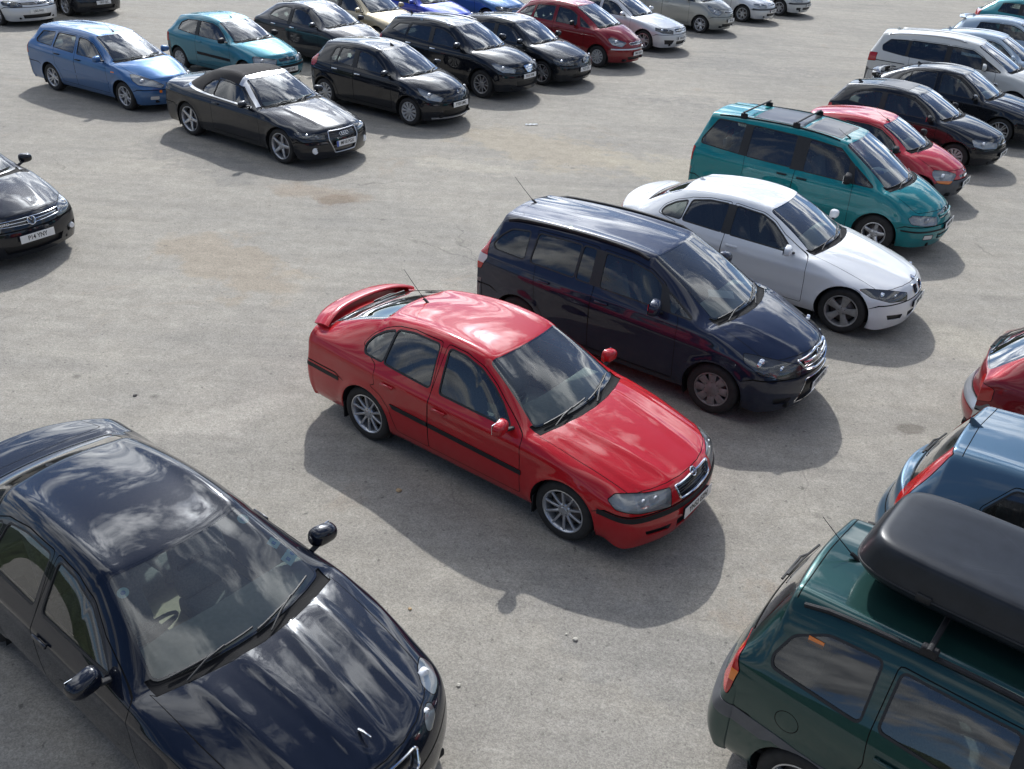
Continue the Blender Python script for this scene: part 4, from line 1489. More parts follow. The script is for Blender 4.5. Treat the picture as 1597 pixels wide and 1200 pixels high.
def wing(root, pts, chord, thick, mat, name='spoiler', tilt=0.0, feet=None):
    """aerofoil lofted along pts"""
    f = bmesh.new(); rings = []
    pts = [V(q) for q in pts]
    for i, q in enumerate(pts):
        t = (pts[min(i + 1, len(pts) - 1)] - pts[max(i - 1, 0)]).normalized()
        n = V((1, 0, 0)).cross(t).normalized()
        if n.length < .1: n = V((0, 0, 1))
        n = -n if n.z < 0 else n
        sc = 1.0
        ring = []
        for k in range(14):
            a = 2 * pi * k / 14
            cxx = cos(a) * chord / 2; cz_ = sin(a) * thick / 2 * (1 + .35 * cos(a))
            ring.append(f.verts.new(q + V((cxx, 0, 0)) + n * (cz_ - cxx * tilt)))
        rings.append(ring)
    for A, B in zip(rings, rings[1:]):
        for k in range(14): f.faces.new((A[k], A[(k + 1) % 14], B[(k + 1) % 14], B[k]))
    f.faces.new(rings[0]); f.faces.new(rings[-1])
    return mk(name, f, mat, root, angle=55)
def rails(root, top, x0, x1, y, mat, h=.045, r=.016, feet=3, name='roof_rail', flat=1.0):
    for s in (-1, 1):
        f = bmesh.new(); pts = []
        n = 14
        for t in range(n + 1):
            x = lerp(x0, x1, t / n); P, nn = top(x, s * y)
            e = min(1, min(t, n - t) / 1.3)
            pts.append(P + V((0, 0, h * sqrt(e) if e < 1 else h)))
        tube(f, pts, r, 8, flat=flat)
        for k in range(feet):
            x = lerp(x0, x1, (k + .5 * (feet > 2) * 0 + .0) / max(feet - 1, 1)) if feet > 1 else (x0 + x1) / 2
            x = min(max(x, min(x0, x1) + .06), max(x0, x1) - .06)
            P, nn = top(x, s * y)
            rbox(f, (.09, .03, h + .02), P + V((0, 0, h / 2 - .01)), None, .008, 1)
        mk(name, f, mat, root)
# ---------------------------------------------------------------- paints
RED = paint('bright_red_paint', (0.43, 0.007, 0.012), dust=.06)
NAVY = paint('dark_navy_paint', (0.008, 0.013, 0.034), metal=.2, dust=.06)
WHITE = paint('white_paint', (0.74, 0.75, 0.76), dust=.10)
TEAL = paint('teal_green_metallic_paint', (0.003, 0.185, 0.200), metal=.25, dust=.05)

CARS = []
def oct_extra(root, p, side, top, front, back):
    pts = []
    for t in range(17):
        f = -1 + t / 8
        e = abs(f) ** 5
        pts.append((-3.47 + .15 * f * f, .67 * f, 1.098 - .065 * e))
    wing(root, pts, .23, .045, RED, tilt=-.14)
CARS.append(dict(name='red_saloon_car', lvl=3, label='bright red five-door saloon with boot spoiler, alone in the middle of the tarmac', paint=RED, pos=(1.01, 7.39, -35.7), detail=3,
    wb=2.512, fo=.93, ro=1.10, W=1.731, H=1.431, R=.315, tw=.205, rimr=.218, wheel='ten', wheelmat=ALLOY, arch=.035, flare=.014,
    nose_z=.745, hood=.012, cowl=(-.33, .965), cowlr=(-.47, .925, .70), hdr=(-1.08, 1.375), hdrr=(-1.15, 1.335, .565), pk=(-1.65, 0),
    rh=(-2.55, 1.335), rhr=(-2.48, 1.29, .52), gb=(-3.28, 1.055), gbr=(-3.26, 1.03, .57), tail=1.035, beltA=.905, beltC=.985, nosew=.93, sweep=.26, rsweep=.16, tailw=.93,
    sill=.20, bp=-1.625, door2=-2.38, zbf=.55, zbr=.66, xf=(-.05, -.005, 0, -.03, -.065, -.125), zf=(.19, .32, .46, .60, .69, None),
    swage=[(.80, .86, .010, .035)], ribs=[(.28, .40, .013, .026), (.56, .60, .007, .03)],
    glass=[([(-.67, .930), (-.84, 1.075), (-.98, 1.17), (-1.18, 1.275), (-1.38, 1.325), (-1.575, 1.335), (-1.53, .955)],),
           ([(-1.665, .965), (-1.71, 1.335), (-2.06, 1.325), (-2.28, 1.285), (-2.29, 1.0)],),
           ([(-2.315, 1.003), (-2.305, 1.275), (-2.44, 1.225), (-2.55, 1.15), (-2.605, 1.07), (-2.57, 1.012)],)],
    lamps=[dict(name='headlight', style='clear', dir=(.80, -.60, .18), r=.02, pts=[(.80, -.345, .705), (.70, -.58, .715), (.50, -.775, .715), (.44, -.81, .66), (.50, -.80, .60), (.66, -.68, .575), (.82, -.365, .55)],
               ind=[(.62, -.67, .80), (.66, -.69, .50), (.35, -.9, .50), (.35, -.9, .80)], indmat=LENS_F, bulbs=[(.74, -.50, .635, .045), (.68, -.61, .64, .035)]),
           dict(name='tail_light', style='red', dir=(-.8, -.6, 0), pts=[(-3.6, -.50, .93), (-3.45, -.82, .95), (-3.45, -.82, .74), (-3.6, -.50, .74)])],
    inserts=[dict(name='grille', poly=[(-.295, .700), (0, .716), (.295, .700), (.265, .580), (0, .570), (-.265, .580)], depth=.03, mat=GLOSSBLACK, rim=(.012, CHROME), r=.02,
                  bars=[(z, -.25, .25, .003, BOWL_DARK, .02) for z in (.61, .635, .66, .680)]),
             dict(name='lower_intake', poly=[(-.31, .385), (.31, .385), (.27, .265), (-.27, .265)], depth=.04, mat=RUBBER),
             dict(name='fog_slot', pair=1, poly=[(.37, .365), (.66, .385), (.63, .325), (.39, .30)], depth=.03, mat=RUBBER, r=.01)],
    thru=[([(3, .535), (.36, .545), (.36, .495), (3, .485)], 'bumper_strip', PLASTIC, -.006), ([(-9, .665), (-2.90, .63), (-2.90, .585), (-9, .62)], 'rear_bumper_strip', PLASTIC, -.006)],
    side_regions=[([(-.47, .525), (-1.615, .555), (-1.615, .602), (-.47, .572)], 'side_moulding', PLASTIC, -.010), ([(-1.635, .555), (-2.10, .567), (-2.14, .614), (-1.635, .602)], 'side_moulding_end', PLASTIC, -.010)],
    plates=[('number_plate', 'YN52 EZH', .43, 1), ('number_plate', 'YN52 EZH', .74, -1)], badge=('arrow', .718, .042), mudflaps=True, aerial=(-2.42, 0, .42, radians(48)),
    rwiper=[(.05, 1.12), (.45, 1.09)], fins=[oct_extra], hin=.22, hdrop=.13, seatmat=SEAT_G, dashmat=DASH_L, mir=(-.69, .985)))
BLACK = paint('black_paint', (0.003, 0.005, 0.010), dust=.012)
BLACK2 = paint('dusty_black_paint', (0.007, 0.009, 0.013), metal=.2, dust=.04)
JAGBLUE = paint('deep_blue_paint', (0.002, 0.004, 0.011), metal=.0, dust=.012)
BLUE = paint('mid_blue_metallic_paint', (0.050, 0.135, 0.300), metal=.45, rough=.38, dust=.07)
SKYTEAL = paint('pale_teal_metallic_paint', (0.035, 0.200, 0.260), metal=.35, dust=.06)
FADED = paint('faded_red_paint', (0.50, 0.035, 0.045), rough=.5, dust=.06)
GREY = paint('charcoal_paint', (0.022, 0.024, 0.032), metal=.4, dust=.08)
WINE = paint('wine_red_metallic_paint', (0.210, 0.010, 0.014), metal=.3, dust=.06)
SILVER = paint('silver_metallic_paint', (0.62, 0.63, 0.64), metal=.35, rough=.35, dust=.08)
GREIGE = paint('grey_beige_metallic_paint', (0.33, 0.33, 0.30), metal=.5, rough=.38, dust=.08)
GOLD = paint('pale_gold_metallic_paint', (0.46, 0.39, 0.26), metal=.5, rough=.38, dust=.06)
OFFW = paint('dusty_white_paint', (0.60, 0.60, 0.57), dust=.18)
ICE = paint('ice_blue_metallic_paint', (0.32, 0.40, 0.48), metal=.5, rough=.35, dust=.06)
PUNTO = paint('steel_blue_metallic_paint', (0.075, 0.135, 0.195), metal=.5, rough=.35, dust=.04)
GREEN = paint('dark_green_metallic_paint', (0.012, 0.046, 0.042), metal=.5, rough=.32, dust=.04)
VIVID = paint('vivid_blue_paint', (0.020, 0.050, 0.420), metal=.3, dust=.05)
CYAN = paint('turquoise_metallic_paint', (0.05, 0.24, 0.27), metal=.4, dust=.05)

def add(**k): CARS.append(k)

# ---- navy people carrier beside the red saloon
def zaf_x(root, p, side, top, front, back):
    rails(root, top, -1.12, -3.10, .565, PLASTIC, h=.034, r=.023, feet=0)
    f = bmesh.new(); rbox(f, (.02, .11, .07), (0, 0, 0), None, .006, 1)
    for dy, nm in ((.30, None),):
        pass
    f.free()
    for x, y, s_ in ((-.38, .50, .10), (-.60, .38, .06)):
        P, n = top(x, y); g = bmesh.new(); rbox(g, (.002, s_ * .8, s_), (0, 0, 0), None, 0)
        o = mk('permit_sticker', g, PAPER if s_ > .08 else STICK, root); o.matrix_local = frame_at(P - n * .009, n)
    g = bmesh.new(); rbox(g, (.30, .21, .004), (-.42, .05, 1.062), Matrix.Rotation(.5, 4, 'Z'), 0); mk('paper_on_dashboard', g, PAPER, root)
add(name='people_carrier', label='dark navy people carrier beside the red saloon, black roof rails', paint=NAVY, pos=(2.75, 9.82, -33.7), detail=3,
    wb=2.703, fo=.935, ro=.845, W=1.80, H=1.60, R=.315, rimr=.205, wheel='cover7', wheelmat=HUBCAP_D, tw=.205,
    nose_z=.835, hood=.02, cowl=(-.04, 1.06), cowlr=(-.20, 1.025, .665), hdr=(-1.02, 1.560), hdrr=(-1.09, 1.515, .57), pk=(-1.85, 0), topr=.05,
    rh=(-3.22, 1.555), rhr=(-3.18, 1.49, .56), gb=(-3.44, 1.10), gbr=(-3.37, 1.08, .68), tail=1.03, beltA=1.00, beltC=1.10, nosew=.90, sweep=.34, rsweep=.18, tailw=.94,
    zf=(.19, .33, .50, .66, .77, None), xf=(-.06, -.01, 0, -.03, -.08, -.16), bp=-1.66, cpx=-2.65, door2=-2.50, zbf=.60, zbr=.66, door0=-.50,
    swage=[(.80, .93, .010, .04)], ribs=[(.30, .50, .008, .04)],
    glass=[([(-.40, 1.05), (-.66, 1.065), (-.755, 1.235)], GLASS_SIDE, .02), ([(-.80, 1.075), (-.86, 1.29), (-1.04, 1.385), (-1.28, 1.435), (-1.64, 1.455), (-1.595, 1.10)],),
           ([(-1.735, 1.105), (-1.775, 1.46), (-1.95, 1.462), (-1.93, 1.11)], GLASS_DARK), ([(-1.965, 1.115), (-1.985, 1.462), (-2.60, 1.445), (-2.60, 1.135)], GLASS_DARK),
           ([(-2.70, 1.14), (-2.73, 1.435), (-3.00, 1.40), (-3.12, 1.31), (-3.20, 1.20), (-3.15, 1.155)], GLASS_DARK)],
    black=[[(-1.59, 1.09), (-1.63, 1.47), (-1.80, 1.47), (-1.74, 1.09)], [(-.66, 1.05), (-.76, 1.26), (-.86, 1.32), (-.80, 1.06)]],
    lamps=[dict(name='headlight', style='dark', dir=(.72, -.62, .32), r=.03, pts=[(.84, -.42, .735), (.66, -.60, .80), (.42, -.74, .845), (.28, -.80, .855), (.32, -.86, .78), (.52, -.82, .67), (.74, -.66, .62), (.88, -.46, .62)],
                bulbs=[(.50, -.75, .755, .062), (.70, -.62, .70, .052)]),
           dict(name='tail_light', style='red', dir=(-.45, -.89, 0), pts=[(-3.54, -.72, 1.22), (-3.36, -.84, 1.26), (-3.24, -.88, 1.02), (-3.33, -.90, .86), (-3.56, -.76, .86)], ind=[(-3.6, -.6, 1.08), (-3.1, -1, 1.04), (-3.1, -1, .94), (-3.6, -.6, .96)], indmat=LENS_WHITE)],
    inserts=[dict(name='grille', poly=[(-.41, .765), (0, .80), (.41, .765), (.33, .665), (.12, .63), (-.12, .63), (-.33, .665)], depth=.03, rim=(.014, CHROME),
                  bars=[(.69, -.30, .30, .007, CHROME, .004), (.735, -.34, .34, .014, CHROME, .0)]),
             dict(name='lower_intake', poly=[(-.33, .55), (.33, .55), (.42, .25), (-.42, .25)], depth=.03, mat=RUBBER, rim=(.006, CHROME)),
             dict(name='fog_slot', pair=1, poly=[(.50, .36), (.72, .38), (.70, .30), (.52, .28)], depth=.03, mat=RUBBER)],
    side_regions=[([(-.50, .29), (-2.16, .29), (-2.16, .275), (-.50, .275)], 'sill_strip', PLASTIC, -.004)],
    plates=[('p', 'DY07 KRO', .44, 1)], badge=('griffin', .745, .052), aerial=(-3.12, .0, .42, radians(50)), seatmat=SEAT_G, dashmat=DASH_L,
    seatrows=[(-1.50, 2), (-2.32, 3), (-2.98, 3)], shelf=False, mir=(-.80, 1.13), mirsize=(.14, .22, .18), fins=[zaf_x], handlemat=NAVY)

# ---- white saloon
add(name='white_saloon_car', label='white four-door saloon between the navy people carrier and the teal one', paint=WHITE, pos=(4.87, 12.12, -33.4), detail=3,
    wb=2.76, fo=.775, ro=1.016, W=1.817, H=1.421, R=.325, rimr=.222, tw=.21, wheel='five_fat', wheelmat=ALLOY_D,
    nose_z=.715, hood=.018, cowl=(-.50, .975), cowlr=(-.64, .935, .69), hdr=(-1.27, 1.365), hdrr=(-1.345, 1.325, .565), pk=(-1.85, 0),
    rh=(-2.70, 1.345), rhr=(-2.64, 1.30, .525), gb=(-3.27, 1.05), gbr=(-3.22, 1.03, .60), tail=.995, deck=.008, beltA=.905, beltC=.965, nosew=.93, sweep=.30, rsweep=.20, tailw=.92,
    zf=(.17, .30, .44, .57, .65, None), xf=(-.04, 0, 0, -.03, -.07, -.13), bp=-1.82, door2=-2.58, zbf=.52, zbr=.62, door0=-.56,
    swage=[(.745, .80, .014, .04), (.36, .36, .008, .04)], ribs=[(.20, .50, .010, .035)],
    glass=[([(-.84, .940), (-1.04, 1.085), (-1.22, 1.205), (-1.40, 1.275), (-1.785, 1.305), (-1.755, .965)],), ([(-1.885, .970), (-1.905, 1.305), (-2.20, 1.290), (-2.46, 1.235), (-2.50, .990)],),
           ([(-2.535, .993), (-2.525, 1.22), (-2.70, 1.16), (-2.83, 1.08), (-2.86, 1.02), (-2.80, .998)],)],
    black=[[(-1.75, .955), (-1.78, 1.315), (-1.91, 1.315), (-1.89, .955)]],
    lamps=[dict(name='headlight', style='dark', dir=(.75, -.62, .22), r=.02, pts=[(.70, -.38, .635), (.52, -.60, .685), (.26, -.80, .705), (.18, -.86, .69), (.32, -.84, .62), (.56, -.70, .565), (.74, -.42, .545)],
                bulbs=[(.48, -.73, .63, .042), (.62, -.58, .605, .042)]),
           dict(name='tail_light', style='red', dir=(-.7, -.7, 0), pts=[(-3.7, -.52, .93), (-3.5, -.84, .93), (-3.5, -.84, .75), (-3.7, -.52, .75)])],
    inserts=[dict(name='kidney_grille', pair=1, poly=[(.025, .665), (.17, .675), (.205, .63), (.165, .555), (.04, .545)], depth=.025, mat=GLOSSBLACK, rim=(.007, CHROME), r=.03),
             dict(name='lower_intake', poly=[(-.33, .36), (.33, .36), (.29, .255), (-.29, .255)], depth=.04, mat=RUBBER),
             dict(name='fog_slot', pair=1, poly=[(.44, .355), (.74, .39), (.70, .31), (.46, .285)], depth=.03, mat=RUBBER)],
    plates=[('p', 'YJ09 FKL', .44, 1)], toppatch=[([(-3.37, -.565), (-3.71, -.50), (-3.71, .50), (-3.37, .565)], 'gap', GAP, 0), ([(-3.376, -.559), (-3.71, -.494), (-3.71, .494), (-3.376, .559)], 'boot_lid', WHITE, 0)], badge=('roundel', .70, .040, .62), aerial=(-2.60, 0, .06, 0), seatmat=SEAT, dashmat=DASH_L, mir=(-.86, 1.00),
    seatrows=[(-1.68, 2), (-2.42, 3)])

# ---- teal people carrier with glass roof and bars
def teal_x(root, p, side, top, front, back):
    rails(root, top, -.95, -3.10, .565, PLASTIC, h=.012, r=.014, feet=0)
    for x in (-1.72, -2.66):
        f = bmesh.new(); pts = []
        for t in range(9):
            y = lerp(-.60, .60, t / 8); P, n = top(x, max(-.55, min(.55, y)))
            pts.append((x, y, 1.765 - .01 * abs(y)))
        tube(f, pts, .019, 8, flat=.75)
        for s in (-1, 1):
            P, n = top(x, s * .565)
            rbox(f, (.12, .05, .09), P + V((0, 0, .035)), None, .012, 1)
        mk('roof_bar', f, PLASTIC, root)
    g = bmesh.new(); rbox(g, (.30, .10, .05), (-.42, -.05, 1.085), Matrix.Rotation(.6, 4, 'Z'), .01); mk('case_on_dashboard', g, LOGOB, root)
    g = bmesh.new(); rbox(g, (.26, .20, .004), (-.38, .22, 1.07), Matrix.Rotation(-.4, 4, 'Z'), 0); mk('paper_on_dashboard', g, PAPER, root)
TINT = simple('tinted_roof_glass', (0.050, 0.046, 0.048), 0.30, coat=.15)
SEAL = simple('grey_roof_seal', (0.16, 0.16, 0.155), 0.6)
add(name='people_carrier', label='teal green people carrier with two roof bars and dark roof panels', paint=TEAL, pos=(6.28, 15.21, -34.1), detail=3,
    wb=2.824, fo=.94, ro=.70, W=1.816, H=1.70, R=.320, rimr=.190, tw=.20, wheel='five', wheelmat=ALLOY,
    nose_z=.83, hood=.03, cowl=(.16, 1.05), cowlr=(-.02, 1.02, .72), hdr=(-.76, 1.60), hdrr=(-.84, 1.560, .62), pk=(-1.9, 0), topr=.05,
    rh=(-3.26, 1.67), rhr=(-3.24, 1.61, .60), gb=(-3.45, 1.14), gbr=(-3.40, 1.12, .74), tail=1.05, beltA=1.015, beltC=1.10, nosew=.88, sweep=.30, rsweep=.12, tailw=.96,
    zf=(.22, .36, .52, .64, .74, None), xf=(-.05, 0, 0, -.05, -.10, -.20), bp=-1.50, cpx=-2.48, door2=-2.42, zbf=.56, zbr=.60, door0=-.48,
    swage=[(.60, .62, .010, .05)], hin=.72,
    glass=[([(-.20, 1.05), (-.50, 1.055), (-.575, 1.29)], GLASS_SIDE, .02), ([(-.62, 1.06), (-.68, 1.36), (-.88, 1.505), (-1.40, 1.555), (-1.37, 1.075)],), ([(-1.60, 1.09), (-1.63, 1.565), (-2.42, 1.58), (-2.40, 1.11)], GLASS_DARK),
           ([(-2.55, 1.12), (-2.56, 1.58), (-3.08, 1.57), (-3.28, 1.22), (-3.27, 1.16)], GLASS_SIDE)],
    black=[[(-1.36, 1.06), (-1.39, 1.57), (-1.64, 1.58), (-1.61, 1.06)], [(-2.39, 1.10), (-2.41, 1.59), (-2.57, 1.59), (-2.56, 1.10)], [(-.49, 1.04), (-.58, 1.31), (-.70, 1.39), (-.63, 1.04)]],
    lamps=[dict(name='headlight', style='clear', dir=(.78, -.60, .15), r=.03, pts=[(.84, -.42, .69), (.70, -.62, .72), (.52, -.78, .735), (.46, -.84, .69), (.54, -.84, .61), (.72, -.70, .585), (.88, -.46, .575)],
                ind=[(.60, -.70, .80), (.62, -.74, .50), (.35, -.9, .50), (.35, -.9, .80)], indmat=LENS_F, bulbs=[(.76, -.60, .64, .05)]),
           dict(name='tail_light', style='red', dir=(-.5, -.86, 0), pts=[(-3.5, -.78, 1.08), (-3.38, -.86, 1.08), (-3.38, -.86, .84), (-3.5, -.78, .84)])],
    inserts=[dict(name='grille', poly=[(-.36, .735), (0, .765), (.36, .735), (.34, .65), (-.34, .65)], depth=.02, mat=GLOSSBLACK, bars=[(.69, -.32, .32, .016, TEAL, .0)]),
             dict(name='lower_intake', poly=[(-.40, .42), (.40, .42), (.38, .33), (-.38, .33)], depth=.03, mat=RUBBER, bars=[(.375, -.36, .36, .010, TEAL, .0)]),
             dict(name='fog_light', pair=1, poly=[(.50, .42), (.68, .43), (.68, .35), (.50, .34)], mat=LENS_WHITE, rim=(.006, PLASTIC))],
    thru=[([(3, .485), (.40, .50), (.40, .475), (3, .455)], 'bumper_strip', PLASTIC, -.005)],
    toppatch=[([(-.96, -.47), (-1.58, -.49), (-1.58, .49), (-.96, .47)], 'sunroof_seal', SEAL, -.004), ([(-1.01, -.42), (-1.53, -.44), (-1.53, .44), (-1.01, .42)], 'sunroof', TINT, -.006),
              ([(-1.64, -.49), (-2.52, -.49), (-2.52, .49), (-1.64, .49)], 'roof_panel', TINT, -.005)],
    plates=[('p', 'R418 LTM', .52, 1)], badge=('lion', .745, .045), aerial=(-.90, -.30, .22, radians(58)), seatmat=SEAT_G, dashmat=DASH,
    seatrows=[(-1.40, 2), (-2.15, 3), (-2.80, 3)], shelf=False, dtop=.010, fins=[teal_x], handlemat=PLASTIC, mir=(-.60, 1.14), mirsize=(.14, .22, .18), mirmat=PLASTIC)

# ---- small faded red hatchback
add(name='small_hatchback_car', label='small faded red three-door hatchback with dark plastic bumpers', paint=FADED, pos=(7.85, 17.70, -35.5), detail=2,
    wb=2.446, fo=.68, ro=.50, W=1.64, H=1.37, R=.285, rimr=.175, wheel='steel', wheelmat=HUBCAP,
    nose_z=.70, hood=.03, cowl=(-.18, .94), cowlr=(-.36, .915, .63), hdr=(-.90, 1.305), hdrr=(-.98, 1.27, .53), pk=(-1.45, 0), rh=(-2.45, 1.25), rhr=(-2.40, 1.20, .47), gb=(-2.82, .94), gbr=(-2.75, .92, .55), tail=.88,
    beltA=.89, beltC=.93, nosew=.86, sweep=.36, rsweep=.25, tailw=.86, zf=(.20, .32, .44, .54, .62, None), doors=1, bp=-1.70, zbf=.52, zbr=.55,
    glass=[([(-.50, .93), (-.72, 1.08), (-.95, 1.20), (-1.20, 1.245), (-1.64, 1.245), (-1.62, .94)],), ([(-1.76, .945), (-1.78, 1.235), (-2.10, 1.19), (-2.32, 1.08), (-2.38, .99)],)],
    lamps=[dict(name='headlight', style='clear', dir=(.70, -.66, .25), r=.05, pts=[(.60, -.36, .64), (.46, -.56, .71), (.28, -.70, .72), (.26, -.76, .62), (.38, -.74, .50), (.58, -.56, .48)], ind=[(.60, -.48, .535), (.24, -.80, .535), (.24, -.80, .44), (.60, -.48, .44)], bulbs=[(.46, -.62, .60, .055)]),
           dict(name='tail_light', style='red', dir=(-.6, -.8, 0), pts=[(-2.85, -.56, .85), (-2.65, -.70, .85), (-2.65, -.72, .66), (-2.85, -.60, .66)])],
    inserts=[dict(name='grille', poly=[(-.26, .60), (.26, .60), (.22, .55), (-.22, .55)], depth=.02), dict(name='lower_intake', poly=[(-.30, .36), (.30, .36), (.26, .28), (-.26, .28)], depth=.03, mat=RUBBER)],
    panelmat={'front_bumper': PLASTIC_GREY, 'rear_bumper': PLASTIC_GREY}, plates=[('p', 'V763 OHE', .44, 1)], badge=('oval', .64, .035), aerial=(-.96, -.20, .30, radians(60)),
    seatrows=[(-1.45, 2), (-2.10, 3)], mirmat=PLASTIC, mir=(-.52, .97))

CLIO = dict(wb=2.472, fo=.78, ro=.56, W=1.64, H=1.415, R=.29, rimr=.185, wheel='cover12', wheelmat=HUBCAP,
    nose_z=.76, hood=.02, cowl=(-.28, .97), cowlr=(-.46, .94, .65), hdr=(-1.06, 1.345), hdrr=(-1.13, 1.305, .54), pk=(-1.7, 0), rh=(-2.70, 1.315), rhr=(-2.65, 1.27, .50), gb=(-2.97, .98), gbr=(-2.90, .96, .60), tail=.93,
    beltA=.905, beltC=.96, nosew=.90, sweep=.28, rsweep=.20, tailw=.90, zf=(.20, .33, .46, .58, .68, None), doors=1, bp=-1.75, zbf=.54, zbr=.58,
    glass=[([(-.66, .945), (-.82, 1.07), (-1.06, 1.21), (-1.28, 1.275), (-1.70, 1.285), (-1.67, .965)],), ([(-1.80, .97), (-1.82, 1.28), (-2.22, 1.255), (-2.44, 1.17), (-2.48, 1.02)],)],
    black=[[(-1.66, .955), (-1.69, 1.295), (-1.83, 1.295), (-1.81, .955)]],
    lamps=[dict(name='headlight', style='clear', dir=(.75, -.62, .2), r=.03, pts=[(.70, -.34, .66), (.54, -.56, .70), (.36, -.72, .74), (.30, -.78, .72), (.36, -.80, .60), (.52, -.70, .555), (.74, -.40, .555)], bulbs=[(.52, -.64, .63, .05)]),
           dict(name='tail_light', style='red', dir=(-.6, -.8, 0), pts=[(-3.0, -.60, .88), (-2.80, -.74, .90), (-2.80, -.76, .68), (-3.0, -.64, .68)])],
    inserts=[dict(name='grille', poly=[(-.28, .665), (0, .685), (.28, .665), (.26, .60), (-.26, .60)], depth=.02), dict(name='lower_intake', poly=[(-.42, .345), (.42, .345), (.38, .265), (-.38, .265)], depth=.03, mat=RUBBER)],
    thru=[([(3, .50), (.40, .51), (.40, .455), (3, .445)], 'bumper_strip', PLASTIC, -.005)], side_regions=[([(-.48, .50), (-1.70, .52), (-1.70, .585), (-.48, .565)], 'side_moulding', PLASTIC, -.008)],
    badge=('diamond', .675, .04), seatrows=[(-1.55, 2), (-2.15, 3)], mirmat=PLASTIC, mir=(-.66, .985), aerial=(-1.25, 0, .25, radians(60)))
add(**{**CLIO, **dict(name='hatchback_car', label='black three-door hatchback beyond the small faded red car', paint=BLACK2, pos=(9.52, 20.12, -37.5), detail=2, plates=[('p', 'YX51 RBO', .40, 1)],
    toppatch=[([(-1.35, -.40), (-2.02, -.42), (-2.02, .42), (-1.35, .40)], 'sunroof', TINT, -.006)], aerial=(-2.45, -.25, .10, radians(50)))})
add(**{**CLIO, **dict(name='hatchback_car', label='pale teal three-door hatchback between the mid blue estate and the dark coupe-like hatchback', paint=SKYTEAL, pos=(-6.67, 24.26, -32.5), detail=2, plates=[('p', 'X482 UHL', .40, 1)], dashmat=DASH_L)})

# ---- black liftback with spoiler
def dh_x(root, p, side, top, front, back):
    pts = [(-3.24 + .12 * (t / 8 - 1) ** 2, .62 * (t / 8 - 1), 1.155 - .05 * abs(t / 8 - 1) ** 4) for t in range(17)]
    wing(root, pts, .20, .035, BLACK2, tilt=-.05)
    for s in (-1, 1):
        f = bmesh.new(); P, n = top(-3.20, s * .5); rbox(f, (.12, .04, .14), (-3.2, s * .5, 1.09), None, .01, 1); mk('spoiler_foot', f, BLACK2, root)
O = CARS[0]
add(**{**O, **dict(name='liftback_car', label='black liftback with raised boot spoiler, next to the dusty white people carrier', paint=BLACK2, pos=(11.46, 22.48, -36.0), detail=2, ro=.88, wb=2.512,
    rh=(-2.45, 1.335), rhr=(-2.40, 1.29, .52), gb=(-3.10, 1.06), gbr=(-3.06, 1.04, .57), fins=[dh_x], plates=[('p', 'FL53 KVT', .43, 1)], mudflaps=False, wheel='six', aerial=(-2.30, 0, .10, radians(45)), lamps=[dict(O['lamps'][0], style='dark'), O['lamps'][1]],
    glass=O['glass'][:2] + [([(-2.315, 1.003), (-2.305, 1.265), (-2.42, 1.215), (-2.50, 1.14), (-2.53, 1.07), (-2.50, 1.012)],)])})

